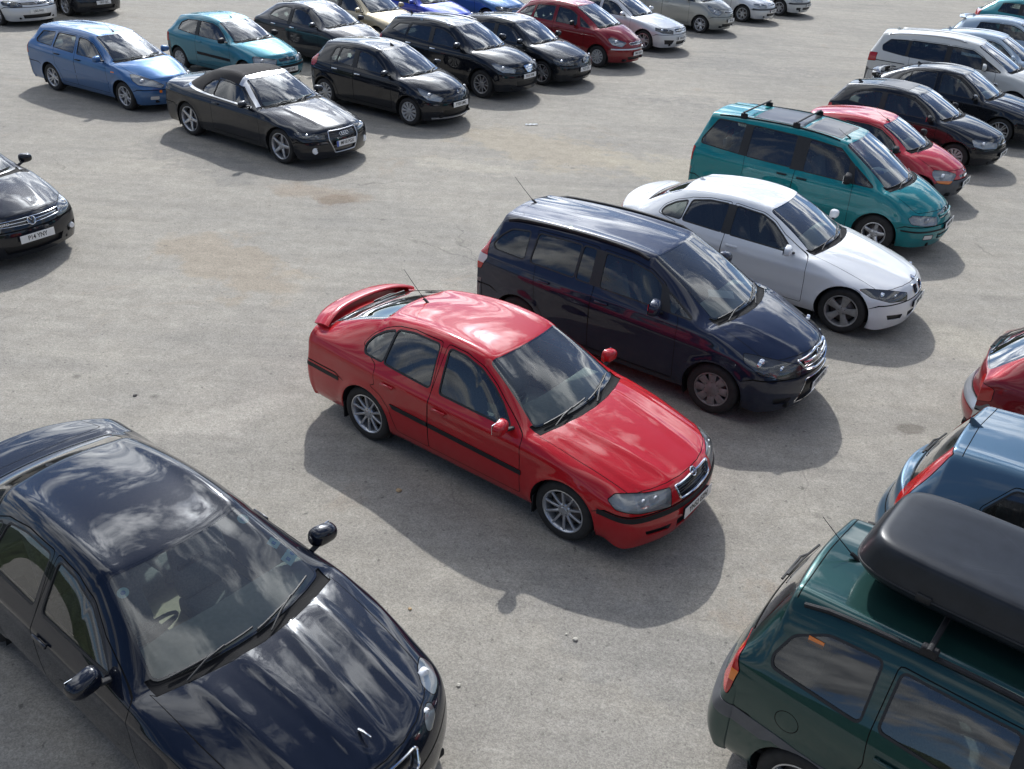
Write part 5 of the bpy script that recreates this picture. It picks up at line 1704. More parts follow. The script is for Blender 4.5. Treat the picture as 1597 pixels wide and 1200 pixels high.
# ---- dusty white people carrier
def sh_x(root, p, side, top, front, back):
    rails(root, top, -1.45, -3.45, .585, SATIN, h=.030, r=.013, feet=2)
add(name='people_carrier', label='dusty white people carrier with silver roof rails and red tail lamp', paint=OFFW, pos=(12.94, 25.38, -31.5), detail=2,
    wb=2.919, fo=.94, ro=.995, W=1.90, H=1.72, R=.33, rimr=.21, wheel='ten', wheelmat=ALLOY,
    nose_z=.90, hood=.02, cowl=(-.08, 1.10), cowlr=(-.26, 1.06, .72), hdr=(-1.08, 1.63), hdrr=(-1.17, 1.58, .60), pk=(-1.95, 0), topr=.05, rh=(-3.62, 1.64), rhr=(-3.58, 1.57, .60), gb=(-3.84, 1.16), gbr=(-3.78, 1.14, .74), tail=1.08,
    beltA=1.03, beltC=1.12, nosew=.90, sweep=.32, rsweep=.16, tailw=.95, zf=(.20, .36, .54, .70, .82, None), bp=-1.80, cpx=-2.85, door2=-2.72, zbf=.62, zbr=.68,
    glass=[([(-.44, 1.07), (-.72, 1.08), (-.86, 1.29)], GLASS_SIDE, .02), ([(-.92, 1.09), (-1.00, 1.36), (-1.24, 1.475), (-1.74, 1.51), (-1.72, 1.11)],), ([(-1.86, 1.11), (-1.88, 1.515), (-2.78, 1.515), (-2.78, 1.14)], GLASS_DARK),
           ([(-2.86, 1.145), (-2.86, 1.51), (-3.34, 1.475), (-3.50, 1.32), (-3.46, 1.21)], GLASS_DARK)],
    black=[[(-1.71, 1.09), (-1.73, 1.52), (-1.89, 1.52), (-1.87, 1.09)], [(-2.77, 1.13), (-2.77, 1.52), (-2.87, 1.52), (-2.87, 1.13)], [(-.71, 1.06), (-.86, 1.31), (-1.02, 1.39), (-.94, 1.07)]],
    lamps=[dict(name='headlight', style='clear', dir=(.75, -.64, .2), pts=[(.80, -.42, .76), (.50, -.78, .82), (.34, -.90, .80), (.50, -.86, .66), (.84, -.46, .64)], bulbs=[(.6, -.7, .72, .05)]),
           dict(name='tail_light', style='red', dir=(-.55, -.83, 0), pts=[(-3.88, -.70, 1.12), (-3.60, -.90, 1.13), (-3.58, -.93, .93), (-3.88, -.76, .90)])],
    inserts=[dict(name='grille', poly=[(-.38, .78), (.38, .78), (.36, .68), (-.36, .68)], depth=.02, rim=(.008, CHROME)), dict(name='lower_intake', poly=[(-.42, .42), (.42, .42), (.38, .28), (-.38, .28)], depth=.03, mat=RUBBER)],
    side_regions=[([(-2.80, .955), (-3.62, .965), (-3.62, .945), (-2.80, .935)], 'sliding_door_rail', GAP, .004)],
    plates=[('p', 'DG11 XPY', .48, 1)], badge=('vw', .74, .06), aerial=(-3.30, 0, .10, radians(50)), seatrows=[(-1.66, 2), (-2.5, 3), (-3.2, 3)], shelf=False, fins=[sh_x], mir=(-.86, 1.16), mirsize=(.14, .23, .18))

# ---- black car with plate P14 YNY at the left edge
GOLF = dict(wb=2.578, fo=.865, ro=.76, W=1.775, H=1.475, R=.318, rimr=.222, wheel='star', wheelmat=ALLOY,
    nose_z=.77, hood=.02, cowl=(-.28, 1.0), cowlr=(-.44, .965, .69), hdr=(-1.08, 1.405), hdrr=(-1.16, 1.365, .56), pk=(-1.7, 0), rh=(-2.85, 1.385), rhr=(-2.80, 1.34, .53), gb=(-3.16, 1.04), gbr=(-3.08, 1.02, .62), tail=.99,
    beltA=.935, beltC=1.0, nosew=.91, sweep=.28, rsweep=.20, tailw=.92, zf=(.17, .31, .46, .60, .70, None), bp=-1.62, cpx=-2.42, zbf=.56, zbr=.62,
    swage=[(.80, .84, .008, .03)], ribs=[(.34, .52, .008, .03)],
    glass=[([(-.66, .965), (-.85, 1.10), (-1.10, 1.24), (-1.32, 1.31), (-1.59, 1.325), (-1.56, .985)],), ([(-1.69, .99), (-1.72, 1.33), (-2.30, 1.305), (-2.40, 1.03)],)],
    black=[[(-1.55, .975), (-1.58, 1.335), (-1.73, 1.335), (-1.70, .975)]],
    lamps=[dict(name='headlight', style='dark', dir=(.78, -.58, .22), r=.03, pts=[(.76, -.42, .69), (.58, -.64, .735), (.38, -.78, .75), (.34, -.84, .70), (.42, -.84, .62), (.62, -.72, .585), (.80, -.46, .58)], bulbs=[(.56, -.70, .665, .05), (.70, -.56, .64, .042)]),
           dict(name='tail_light', style='red', dir=(-.6, -.8, 0), pts=[(-3.2, -.56, .95), (-2.98, -.80, .96), (-2.98, -.82, .78), (-3.2, -.62, .78)])],
    inserts=[dict(name='grille', poly=[(-.50, .695), (0, .705), (.50, .695), (.48, .635), (0, .62), (-.48, .635)], depth=.02, rim=(.005, CHROME), bars=[(.665, -.44, .44, .004, CHROME, .0)]),
             dict(name='lower_intake', poly=[(-.46, .355), (.46, .355), (.42, .245), (-.42, .245)], depth=.04, mat=RUBBER), dict(name='fog_slot', pair=1, poly=[(.54, .40), (.76, .43), (.74, .34), (.56, .31)], depth=.03, mat=RUBBER)],
    badge=('vw', .655, .062), seatrows=[(-1.50, 2), (-2.25, 3)], mir=(-.68, 1.035), aerial=(-2.65, 0, .10, radians(50)))
def golf_x(root, p, side, top, front, back):
    P, n = front(-.36, .665)
    if P is None: return
    tm = text_mesh('GTD', .052)
    for v in tm.vertices: x, y, z = v.co; v.co = V((z + .004, x * 1.2, y))
    o = link('grille_lettering', tm, CHROME, root); o.matrix_local = frame_at(P, V((1, -.12, 0)))
    for s in (-1, 1):
        P, n = front(s * .66, .365)
        f = bmesh.new(); lathe_y(f, [(.002, -.01), (.035, -.012), (.042, -.004), (.045, .02)], 20)
        o = mk('fog_light', f, BOWL, root); o.location = P + V((.0, 0, 0)); o.rotation_euler = (0, 0, radians(90))
add(**{**GOLF, **dict(name='hatchback_car', label='black hatchback nosing in at the left edge, plate P14 YNY', paint=BLACK, pos=(-7.61, 12.64, -31.2), detail=3, plates=[('p', 'P14 YNY', .445, 1)], fins=[golf_x], plategap=.03)})
add(**{**GOLF, **dict(name='hatchback_car', label='black hatchback between the black crossover with roof rails and the wine red people carrier', paint=BLACK2, pos=(.78, 26.13, -33.7), detail=2, plates=[('p', 'YG57 ETR', .455, 1)], W=1.76, H=1.485, wheelmat=ALLOY_D,
    inserts=[dict(name='grille', poly=[(-.40, .70), (0, .71), (.40, .70), (.30, .52), (-.30, .52)], depth=.02, mat=GLOSSBLACK), GOLF['inserts'][1]])})

# ---- black convertible
def audi_x(root, p, side, top, front, back):
    for s in (-1, 1):
        P, n = front(s * .66, .345)
        f = bmesh.new(); lathe_y(f, [(.002, -.012), (.035, -.014), (.045, -.006), (.06, -.010), (.062, .02)], 20)
        o = mk('fog_light', f, BOWL, root); o.location = P; o.rotation_euler = (0, 0, radians(90 + s * 12))
add(name='convertible_car', label='black convertible with raised black fabric hood and silver screen frame', paint=BLACK, pos=(-4.19, 18.19, -34.5), detail=3,
    wb=2.751, fo=.86, ro=1.02, W=1.854, H=1.43, R=.340, rimr=.245, tw=.225, wheel='five', wheelmat=ALLOY, arch=.03,
    nose_z=.715, hood=.02, cowl=(-.46, .965), cowlr=(-.62, .925, .72), hdr=(-1.20, 1.345), hdrr=(-1.28, 1.305, .58), pk=(-1.65, 0), topr=.055,
    rh=(-2.42, 1.335), rhr=(-2.38, 1.27, .50), gb=(-3.04, 1.05), gbr=(-2.93, 1.01, .62), tail=.995, deck=.012, beltA=.905, beltC=.965, nosew=.93, sweep=.28, rsweep=.22, tailw=.92,
    zf=(.17, .30, .44, .57, .65, None), xf=(-.04, 0, 0, -.03, -.07, -.13), doors=1, bp=-1.96, door0=-.55, zbf=.50, zbr=.60, swage=[(.755, .82, .014, .03)], ribs=[(.34, .50, .010, .03)],
    glass=[([(-.84, .945), (-1.08, 1.08), (-1.32, 1.20), (-1.62, 1.235), (-1.93, 1.235), (-1.93, .965)],), ([(-1.955, .966), (-1.955, 1.230), (-2.14, 1.185), (-2.30, 1.06), (-2.28, .985)],)],
    trim=.010, rearglass=True, rgins=(.22, .16), dpillar=.14,
    lamps=[dict(name='headlight', style='dark', dir=(.80, -.56, .15), r=.015, pts=[(.76, -.44, .615), (.58, -.66, .655), (.40, -.80, .67), (.36, -.86, .655), (.44, -.86, .60), (.62, -.72, .560), (.80, -.46, .545)], bulbs=[(.58, -.72, .61, .035), (.70, -.58, .59, .035)]),
           dict(name='tail_light', style='red', dir=(-.7, -.7, 0), pts=[(-3.75, -.50, .88), (-3.5, -.84, .88), (-3.5, -.84, .74), (-3.75, -.50, .74)])],
    inserts=[dict(name='grille', poly=[(-.345, .665), (.345, .665), (.375, .52), (.26, .265), (-.26, .265), (-.375, .52)], depth=.025, mat=GLOSSBLACK, rim=(.011, SATIN), r=.03, bars=[(z, -.33, .33, .005, BOWL_DARK, .006) for z in (.36, .55, .58, .61, .64)])],
    thru=[([(-1.345, 1.5), (-1.345, .955), (-2.0, .985), (-2.40, 1.0), (-2.86, 1.035), (-2.98, 1.06), (-2.9, 1.5)], 'soft_top', FABRIC, -.004),
          ([(-1.17, 1.5), (-1.17, 1.215), (-1.343, 1.215), (-1.343, 1.5)], 'header_rail', SATIN, -.002)],
    side_regions=[([(-.66, .945), (-.70, .93), (-.98, 1.075), (-1.20, 1.215), (-1.16, 1.26)], 'screen_pillar', SATIN, -.003),
                  ([(-.80, .905), (-2.30, .945), (-2.60, .972), (-2.90, 1.022), (-2.90, 1.050), (-2.56, 1.002), (-2.30, .975), (-.80, .935)], 'waist_strip', CHROME, -.004)],
    plates=[('p', 'MF10 PGX', .435, 1)], plategap=.03, band=True, badge=('rings', .595, .060), badgegap=.0, seatrows=[(-1.85, 2), (-2.45, 2)], shelf=False, mir=(-.90, .985), fins=[audi_x], dashmat=DASH_L)

# ---- mid blue estate
add(name='estate_car', label='mid blue estate car at the far left, front against the black convertible', paint=BLUE, pos=(-8.53, 21.36, -31.5), detail=3,
    wb=2.615, fo=.85, ro=1.0, W=1.70, H=1.455, R=.31, rimr=.205, wheel='star', wheelmat=ALLOY,
    nose_z=.74, hood=.03, cowl=(-.22, .99), cowlr=(-.40, .955, .68), hdr=(-1.08, 1.405), hdrr=(-1.16, 1.365, .55), pk=(-1.75, 0), rh=(-3.20, 1.40), rhr=(-3.17, 1.355, .53), gb=(-3.50, 1.0), gbr=(-3.44, .98, .63), tail=.95,
    beltA=.935, beltC=1.03, nosew=.90, sweep=.32, rsweep=.15, tailw=.93, zf=(.18, .32, .46, .58, .66, None), bp=-1.62, cpx=-2.45, zbf=.50, zbr=.60, swage=[(.74, .86, .008, .03)],
    glass=[([(-.66, .975), (-.86, 1.10), (-1.12, 1.235), (-1.35, 1.295), (-1.59, 1.31), (-1.55, .99)],), ([(-1.68, .995), (-1.72, 1.315), (-2.36, 1.31), (-2.42, 1.03)],), ([(-2.50, 1.035), (-2.48, 1.305), (-2.96, 1.28), (-3.10, 1.10), (-3.05, 1.06)],)],
    lamps=[dict(name='headlight', style='clear', dir=(.75, -.62, .25), r=.02, pts=[(.80, -.34, .60), (.62, -.48, .70), (.34, -.72, .815), (.26, -.80, .82), (.36, -.82, .70), (.50, -.78, .62), (.80, -.42, .555)], bulbs=[(.52, -.68, .68, .05)]),
           dict(name='tail_light', style='red', dir=(-.6, -.8, 0), pts=[(-3.6, -.66, 1.0), (-3.42, -.82, 1.0), (-3.42, -.84, .76), (-3.6, -.70, .76)])],
    inserts=[dict(name='grille', poly=[(-.27, .635), (.27, .635), (.24, .565), (-.24, .565)], depth=.02), dict(name='lower_intake', poly=[(-.34, .36), (.34, .36), (.32, .26), (-.32, .26)], depth=.03, mat=RUBBER),
             dict(name='indicator', pair=1, poly=[(.62, .50), (.70, .50), (.70, .44), (.62, .44)], mat=LENS_ORANGE, r=.03, dir=(.7, .7, 0)), dict(name='fog_light', pair=1, poly=[(.46, .37), (.62, .37), (.62, .30), (.46, .30)], mat=LENS_WHITE, r=.02)],
    side_regions=[([(-.46, .50), (-2.10, .53), (-2.10, .575), (-.46, .545)], 'side_moulding', BLUE, -.008), ([(-.22, .80), (-.32, .80), (-.32, .775), (-.22, .775)], 'side_repeater', LENS_ORANGE, -.004)],
    plates=[('p', 'NV51 UGD', .44, 1)], badge=('oval', .67, .035), aerial=(-1.22, 0, .42, radians(62)), seatrows=[(-1.48, 2), (-2.28, 3)], dashmat=DASH_L, mir=(-.66, 1.015), handlemat=PLASTIC)

# ---- black hatchback in front of the second row
add(name='hatchback_car', label='black five-door hatchback with pale lower lip, behind the black convertible', paint=BLACK, pos=(-2.18, 21.38, -33.3), detail=3,
    wb=2.575, fo=.82, ro=.63, W=1.72, H=1.485, R=.31, rimr=.205, wheel='cover12', wheelmat=HUBCAP,
    nose_z=.80, hood=.03, cowl=(-.16, 1.01), cowlr=(-.34, .975, .67), hdr=(-1.04, 1.425), hdrr=(-1.12, 1.385, .56), pk=(-1.65, 0), rh=(-2.80, 1.40), rhr=(-2.76, 1.35, .51), gb=(-3.06, 1.05), gbr=(-3.0, 1.03, .60), tail=.99,
    beltA=.95, beltC=1.03, nosew=.88, sweep=.34, rsweep=.22, tailw=.90, zf=(.17, .32, .48, .62, .72, None), bp=-1.64, cpx=-2.5, zbf=.56, zbr=.62, swage=[(.70, .80, .008, .04)],
    glass=[([(-.66, .995), (-.88, 1.12), (-1.14, 1.265), (-1.40, 1.33), (-1.61, 1.345), (-1.57, 1.015)],), ([(-1.71, 1.02), (-1.75, 1.35), (-2.16, 1.335), (-2.20, 1.055)],), ([(-2.235, 1.057), (-2.215, 1.33), (-2.36, 1.31), (-2.42, 1.12), (-2.38, 1.07)],)],
    black=[[(-1.56, 1.0), (-1.60, 1.355), (-1.76, 1.36), (-1.72, 1.0)]],
    lamps=[dict(name='headlight', style='clear', dir=(.72, -.64, .3), r=.02, pts=[(.70, -.44, .66), (.50, -.62, .77), (.28, -.74, .86), (.22, -.78, .86), (.34, -.82, .76), (.52, -.78, .65), (.72, -.56, .60)], bulbs=[(.50, -.68, .72, .05)]),
           dict(name='tail_light', style='red', dir=(-.5, -.86, .1), pts=[(-3.04, -.60, 1.10), (-2.86, -.74, 1.12), (-2.80, -.82, .96), (-2.90, -.82, .86), (-3.06, -.68, .88)])],
    inserts=[dict(name='grille', poly=[(-.30, .70), (0, .715), (.30, .70), (.28, .655), (-.28, .655)], depth=.02), dict(name='lower_intake', poly=[(-.44, .40), (.44, .40), (.48, .255), (-.48, .255)], depth=.04, mat=RUBBER)],
    thru=[([(3, .235), (.52, .24), (.52, .21), (3, .205)], 'lower_lip', SATIN, -.008)],
    plates=[('p', 'YY09 UMG', .50, 1)], badge=('diamond', .735, .042), seatrows=[(-1.50, 2), (-2.2, 3)], dashmat=DASH_L, mir=(-.62, 1.045), handlemat=CHROME, aerial=(-1.18, 0, .10, radians(50)))

# ---- black crossover
def qa_x(root, p, side, top, front, back): rails(root, top, -1.25, -3.15, .545, SATIN, h=.045, r=.014, feet=3)
add(name='crossover_car', label='black crossover with silver roof rails and V-shaped chrome nose', paint=BLACK, pos=(-.71, 24.32, -34.3), detail=2,
    wb=2.765, fo=.88, ro=.91, W=1.783, H=1.60, R=.345, rimr=.225, wheel='ten', wheelmat=ALLOY_D,
    nose_z=.88, hood=.03, cowl=(-.20, 1.10), cowlr=(-.38, 1.065, .69), hdr=(-1.08, 1.545), hdrr=(-1.17, 1.50, .57), pk=(-1.8, 0), rh=(-3.22, 1.53), rhr=(-3.18, 1.47, .53), gb=(-3.48, 1.12), gbr=(-3.42, 1.10, .63), tail=1.06,
    beltA=1.03, beltC=1.14, nosew=.90, sweep=.30, rsweep=.20, tailw=.92, sill=.25, zf=(.23, .38, .55, .70, .80, None), bp=-1.70, cpx=-2.55, zbf=.64, zbr=.70, swage=[(.86, .98, .010, .04)],
    glass=[([(-.70, 1.08), (-.92, 1.21), (-1.20, 1.36), (-1.42, 1.42), (-1.66, 1.435), (-1.63, 1.10)],), ([(-1.76, 1.11), (-1.79, 1.44), (-2.46, 1.42), (-2.50, 1.16)], GLASS_DARK), ([(-2.57, 1.17), (-2.55, 1.415), (-2.90, 1.38), (-3.06, 1.24)], GLASS_DARK)],
    black=[[(-1.62, 1.09), (-1.65, 1.445), (-1.80, 1.45), (-1.77, 1.09)]],
    lamps=[dict(name='headlight', style='clear', dir=(.75, -.62, .25), r=.02, pts=[(.76, -.42, .76), (.60, -.60, .83), (.34, -.76, .90), (.28, -.84, .89), (.44, -.86, .79), (.62, -.78, .71), (.80, -.50, .68)], bulbs=[(.58, -.70, .78, .05)]),
           dict(name='tail_light', style='red', dir=(-.6, -.8, 0), pts=[(-3.5, -.66, 1.08), (-3.32, -.82, 1.08), (-3.32, -.86, .88), (-3.5, -.70, .88)])],
    inserts=[dict(name='grille', poly=[(-.40, .80), (.40, .80), (.34, .68), (-.34, .68)], depth=.03, bars=[(.72, -.30, .30, .006, BOWL_DARK, .0)]), dict(name='chrome_nose', poly=[(-.17, .81), (-.08, .82), (.08, .82), (.17, .81), (.07, .66), (-.07, .66)], mat=CHROME, inset=-.012),
             dict(name='lower_intake', poly=[(-.44, .47), (.44, .47), (.42, .33), (-.42, .33)], depth=.03, mat=RUBBER)],
    plates=[('p', 'YH10 VNR', .58, 1)], badge=('bar', .755, .052), badgegap=.03, seatrows=[(-1.56, 2), (-2.3, 3)], mir=(-.72, 1.16), fins=[qa_x], mirsize=(.14, .22, .17), handlemat=CHROME, aerial=(-3.0, 0, .12, radians(50)))

# ---- wine red people carrier
add(name='people_carrier', label='wine red rounded people carrier with chrome bumper strip', paint=WINE, pos=(2.42, 28.83, -34.5), detail=2,
    wb=2.76, fo=.885, ro=.65, W=1.751, H=1.62, R=.31, rimr=.19, wheel='cover12', wheelmat=HUBCAP,
    nose_z=.82, hood=.03, cowl=(.02, 1.10), cowlr=(-.16, 1.06, .67), hdr=(-.96, 1.555), hdrr=(-1.04, 1.51, .55), pk=(-1.7, 0), rh=(-2.78, 1.50), rhr=(-2.74, 1.44, .50), gb=(-3.28, 1.06), gbr=(-3.20, 1.04, .62), tail=.98,
    beltA=1.01, beltC=1.08, nosew=.86, sweep=.36, rsweep=.25, tailw=.90, zf=(.20, .35, .50, .64, .75, None), bp=-1.62, cpx=-2.5, zbf=.58, zbr=.60,
    glass=[([(-.36, 1.05), (-.66, 1.06), (-.78, 1.27)], GLASS_SIDE, .02), ([(-.82, 1.07), (-.90, 1.31), (-1.12, 1.41), (-1.56, 1.46), (-1.54, 1.08)],), ([(-1.68, 1.09), (-1.70, 1.465), (-2.34, 1.42), (-2.36, 1.11)],), ([(-2.46, 1.12), (-2.44, 1.40), (-2.74, 1.32), (-2.94, 1.16)],)],
    lamps=[dict(name='headlight', style='clear', dir=(.72, -.62, .35), r=.05, pts=[(.72, -.42, .74), (.56, -.58, .83), (.34, -.68, .88), (.28, -.78, .83), (.46, -.80, .70), (.68, -.60, .64)], bulbs=[(.52, -.64, .75, .06)]),
           dict(name='tail_light', style='red', dir=(-.6, -.8, 0), pts=[(-3.3, -.62, 1.0), (-3.1, -.78, 1.0), (-3.1, -.80, .76), (-3.3, -.66, .76)])],
    inserts=[dict(name='grille', poly=[(-.34, .73), (0, .75), (.34, .73), (.32, .68), (-.32, .68)], depth=.02, rim=(.006, CHROME)), dict(name='lower_intake', poly=[(-.40, .36), (.40, .36), (.36, .27), (-.36, .27)], depth=.03, mat=RUBBER)],
    thru=[([(3, .575), (.42, .585), (.42, .55), (3, .54)], 'bumper_strip', SATIN, -.010)], plates=[('p', 'YM03 NUO', .44, 1)], badge=('chevrons', .755, .04), seatrows=[(-1.50, 2), (-2.25, 3)], mirmat=PLASTIC, mir=(-.90, 1.13), dashmat=DASH_L)

# ---- silver saloon with griffin-like badge
add(name='silver_hatchback_car', label='silver five-door car with wide chrome grille, right of the wine red people carrier', paint=SILVER, pos=(4.05, 31.81, -34.5), detail=2,
    wb=2.70, fo=.95, ro=.96, W=1.798, H=1.46, R=.32, rimr=.215, wheel='star', wheelmat=ALLOY,
    nose_z=.78, hood=.02, cowl=(-.38, 1.0), cowlr=(-.54, .965, .69), hdr=(-1.18, 1.40), hdrr=(-1.26, 1.36, .56), pk=(-1.8, 0), rh=(-2.75, 1.37), rhr=(-2.70, 1.32, .53), gb=(-3.30, 1.08), gbr=(-3.25, 1.06, .62), tail=1.04,
    beltA=.935, beltC=1.01, nosew=.91, sweep=.32, rsweep=.2, zf=(.18, .32, .47, .62, .71, None), bp=-1.72, cpx=-2.55, zbf=.56,
    glass=[([(-.76, .965), (-.96, 1.10), (-1.20, 1.24), (-1.42, 1.305), (-1.68, 1.32), (-1.65, .985)],), ([(-1.78, .99), (-1.81, 1.325), (-2.20, 1.31), (-2.56, 1.21), (-2.62, 1.06)],)],
    lamps=[dict(name='headlight', style='dark', dir=(.78, -.58, .25), r=.02, pts=[(.82, -.42, .68), (.60, -.66, .74), (.38, -.80, .76), (.42, -.86, .68), (.62, -.76, .61), (.86, -.46, .59)], bulbs=[(.60, -.72, .68, .05), (.75, -.56, .655, .045)]),
           dict(name='tail_light', style='red', dir=(-.6, -.8, 0), pts=[(-3.6, -.6, .96), (-3.4, -.8, .96), (-3.4, -.82, .78), (-3.6, -.62, .78)])],
    inserts=[dict(name='grille', poly=[(-.38, .72), (0, .74), (.38, .72), (.32, .62), (-.32, .62)], depth=.02, rim=(.010, CHROME), bars=[(.68, -.32, .32, .012, CHROME, .0)]), dict(name='lower_intake', poly=[(-.30, .36), (.30, .36), (.26, .25), (-.26, .25)], depth=.04, mat=RUBBER),
             dict(name='fog_slot', pair=1, poly=[(.40, .40), (.74, .42), (.70, .28), (.46, .27)], depth=.03, mat=RUBBER)],
    plates=[('p', 'FD06 RZT', .44, 1)], badge=('griffin', .685, .05), badgegap=.02, seatrows=[(-1.60, 2), (-2.35, 3)], mir=(-.80, 1.03))

# ---- grey-beige small tall hatchback
add(name='hatchback_car', label='grey-beige tall small hatchback in the far row, right of the silver five-door car', paint=GREIGE, pos=(6.44, 35.79, -34.0), detail=2,
    wb=2.50, fo=.82, ro=.58, W=1.695, H=1.52, R=.295, rimr=.20, wheel='star', wheelmat=ALLOY,
    nose_z=.86, hood=.04, cowl=(.06, 1.06), cowlr=(-.12, 1.03, .66), hdr=(-.98, 1.47), hdrr=(-1.05, 1.43, .54), pk=(-1.6, 0), rh=(-2.65, 1.43), rhr=(-2.6, 1.38, .50), gb=(-2.96, 1.04), gbr=(-2.9, 1.02, .60), tail=.98,
    beltA=.99, beltC=1.03, nosew=.84, sweep=.36, rsweep=.22, zf=(.17, .32, .48, .64, .77, None), bp=-1.56, cpx=-2.4, zbf=.58,
    glass=[([(-.32, 1.02), (-.58, 1.03), (-.68, 1.20)], GLASS_SIDE, .02), ([(-.72, 1.04), (-.80, 1.24), (-1.05, 1.34), (-1.50, 1.385), (-1.48, 1.05)],), ([(-1.62, 1.055), (-1.64, 1.39), (-2.30, 1.355), (-2.36, 1.08)],)],
    lamps=[dict(name='headlight', style='clear', dir=(.68, -.60, .45), r=.02, pts=[(.68, -.42, .76), (.40, -.60, .90), (.20, -.70, .96), (.22, -.76, .90), (.46, -.78, .76), (.66, -.64, .68)], bulbs=[(.48, -.66, .78, .05)]),
           dict(name='tail_light', style='red', dir=(-.6, -.8, 0), pts=[(-3.0, -.6, 1.0), (-2.8, -.74, 1.0), (-2.8, -.78, .74), (-3.0, -.62, .74)])],
    inserts=[dict(name='grille', poly=[(-.36, .76), (0, .74), (.36, .76), (.34, .71), (0, .68), (-.34, .71)], depth=.02, rim=(.006, CHROME)), dict(name='lower_intake', poly=[(-.44, .36), (.44, .36), (.40, .25), (-.40, .25)], depth=.03, mat=RUBBER)],
    plates=[('p', 'YF09 LKC', .46, 1)], badge=('h', .735, .035), seatrows=[(-1.42, 2), (-2.1, 3)], mir=(-.62, 1.10))

MOND = dict(wb=2.704, fo=.93, ro=.93, W=1.75, H=1.42, R=.31, rimr=.205, wheel='six', wheelmat=ALLOY,
    nose_z=.74, hood=.02, cowl=(-.34, .98), cowlr=(-.50, .945, .68), hdr=(-1.14, 1.36), hdrr=(-1.22, 1.32, .55), pk=(-1.8, 0), rh=(-2.72, 1.34), rhr=(-2.68, 1.29, .52), gb=(-3.32, 1.05), gbr=(-3.28, 1.03, .60), tail=1.0,
    beltA=.915, beltC=.97, nosew=.90, sweep=.32, zf=(.18, .31, .45, .58, .67, None), bp=-1.66, cpx=-2.6, zbf=.54,
    glass=[([(-.72, .945), (-.92, 1.07), (-1.16, 1.20), (-1.38, 1.27), (-1.62, 1.285), (-1.59, .965)],), ([(-1.72, .97), (-1.75, 1.29), (-2.20, 1.27), (-2.54, 1.17), (-2.58, 1.03)],)],
    lamps=[dict(name='headlight', style='clear', dir=(.78, -.6, .2), r=.04, pts=[(.80, -.42, .66), (.60, -.64, .71), (.40, -.78, .71), (.46, -.82, .62), (.66, -.70, .58), (.82, -.46, .57)], bulbs=[(.66, -.64, .64, .05)]),
           dict(name='tail_light', style='red', dir=(-.6, -.8, 0), pts=[(-3.6, -.6, .92), (-3.4, -.8, .92), (-3.4, -.8, .74), (-3.6, -.6, .74)])],
    inserts=[dict(name='grille', poly=[(-.20, .685), (0, .695), (.20, .685), (.22, .64), (0, .61), (-.22, .64)], depth=.02, r=.04, rim=(.010, CHROME)), dict(name='lower_intake', poly=[(-.42, .37), (.42, .37), (.38, .27), (-.38, .27)], depth=.03, mat=RUBBER)],
    thru=[([(3, .52), (.40, .53), (.40, .49), (3, .48)], 'bumper_strip', PLASTIC, -.004)], seatrows=[(-1.55, 2), (-2.3, 3)], badge=('oval', .70, .03))
add(**{**MOND, **dict(name='silver_saloon_car', label='silver saloon at the top edge with oval chrome grille', paint=SILVER, pos=(8.53, 38.87, -34.0), detail=1, plates=[('p', 'W359 JNB', .44, 1)])})
add(**{**MOND, **dict(name='white_hatchback_car', label='white car at the top edge, last of its row with only its nose showing', paint=OFFW, pos=(10.45, 41.08, -34.0), detail=1, plates=[('p', 'NU04 HBE', .44, 1)],
    inserts=MOND['inserts'] + [dict(name='fog_slot', pair=1, poly=[(.50, .37), (.70, .38), (.68, .28), (.52, .27)], depth=.03, mat=RUBBER)])})

# ---- deep blue saloon close below the camera
def jag_x(root, p, side, top, front, back):
    for x, y, r, m in ((-1.08, .47, .042, STICK), (-1.05, -.50, .038, STICK), (-.72, .605, .045, STICK)):
        P, n = top(x, y); g = bmesh.new()
        vs = [g.verts.new((0, r * cos(t * pi / 10), r * sin(t * pi / 10))) for t in range(20)]; g.faces.new(vs)
        o = mk('round_sticker', g, m, root, smooth=False); o.matrix_local = frame_at(P - n * .007, n)
        g = bmesh.new(); vs = [g.verts.new((0, .45 * r * cos(t * pi / 4), .45 * r * sin(t * pi / 4))) for t in range(8)]; g.faces.new(vs)
        q = mk('sticker_print', g, STICKB, o, smooth=False); q.location = (.0015, 0, 0)
    for x, y, s_ in ((-.83, .535, .075), (-.69, .545, .08)):
        P, n = top(x, y); g = bmesh.new(); rbox(g, (.001, s_, s_ * 1.1), (0, 0, 0), None, 0)
        o = mk('square_sticker', g, STICK, root, smooth=False); o.matrix_local = frame_at(P - n * .007, n)
        g = bmesh.new(); rbox(g, (.001, s_ * .4, s_ * .4), (.002, 0, 0), None, 0); mk('sticker_print', g, STICKB, o, smooth=False)
    # mascot
    P, n = top(.66, 0); g = bmesh.new()
    tube(g, [P + V((-.06, 0, .0)), P + V((-.05, 0, .03)), P + V((0, 0, .045)), P + V((.06, 0, .05))], .012, 8, flat=1.2, radf=lambda t: 1.1 - .5 * t)
    mk('bonnet_mascot', g, CHROME, root)
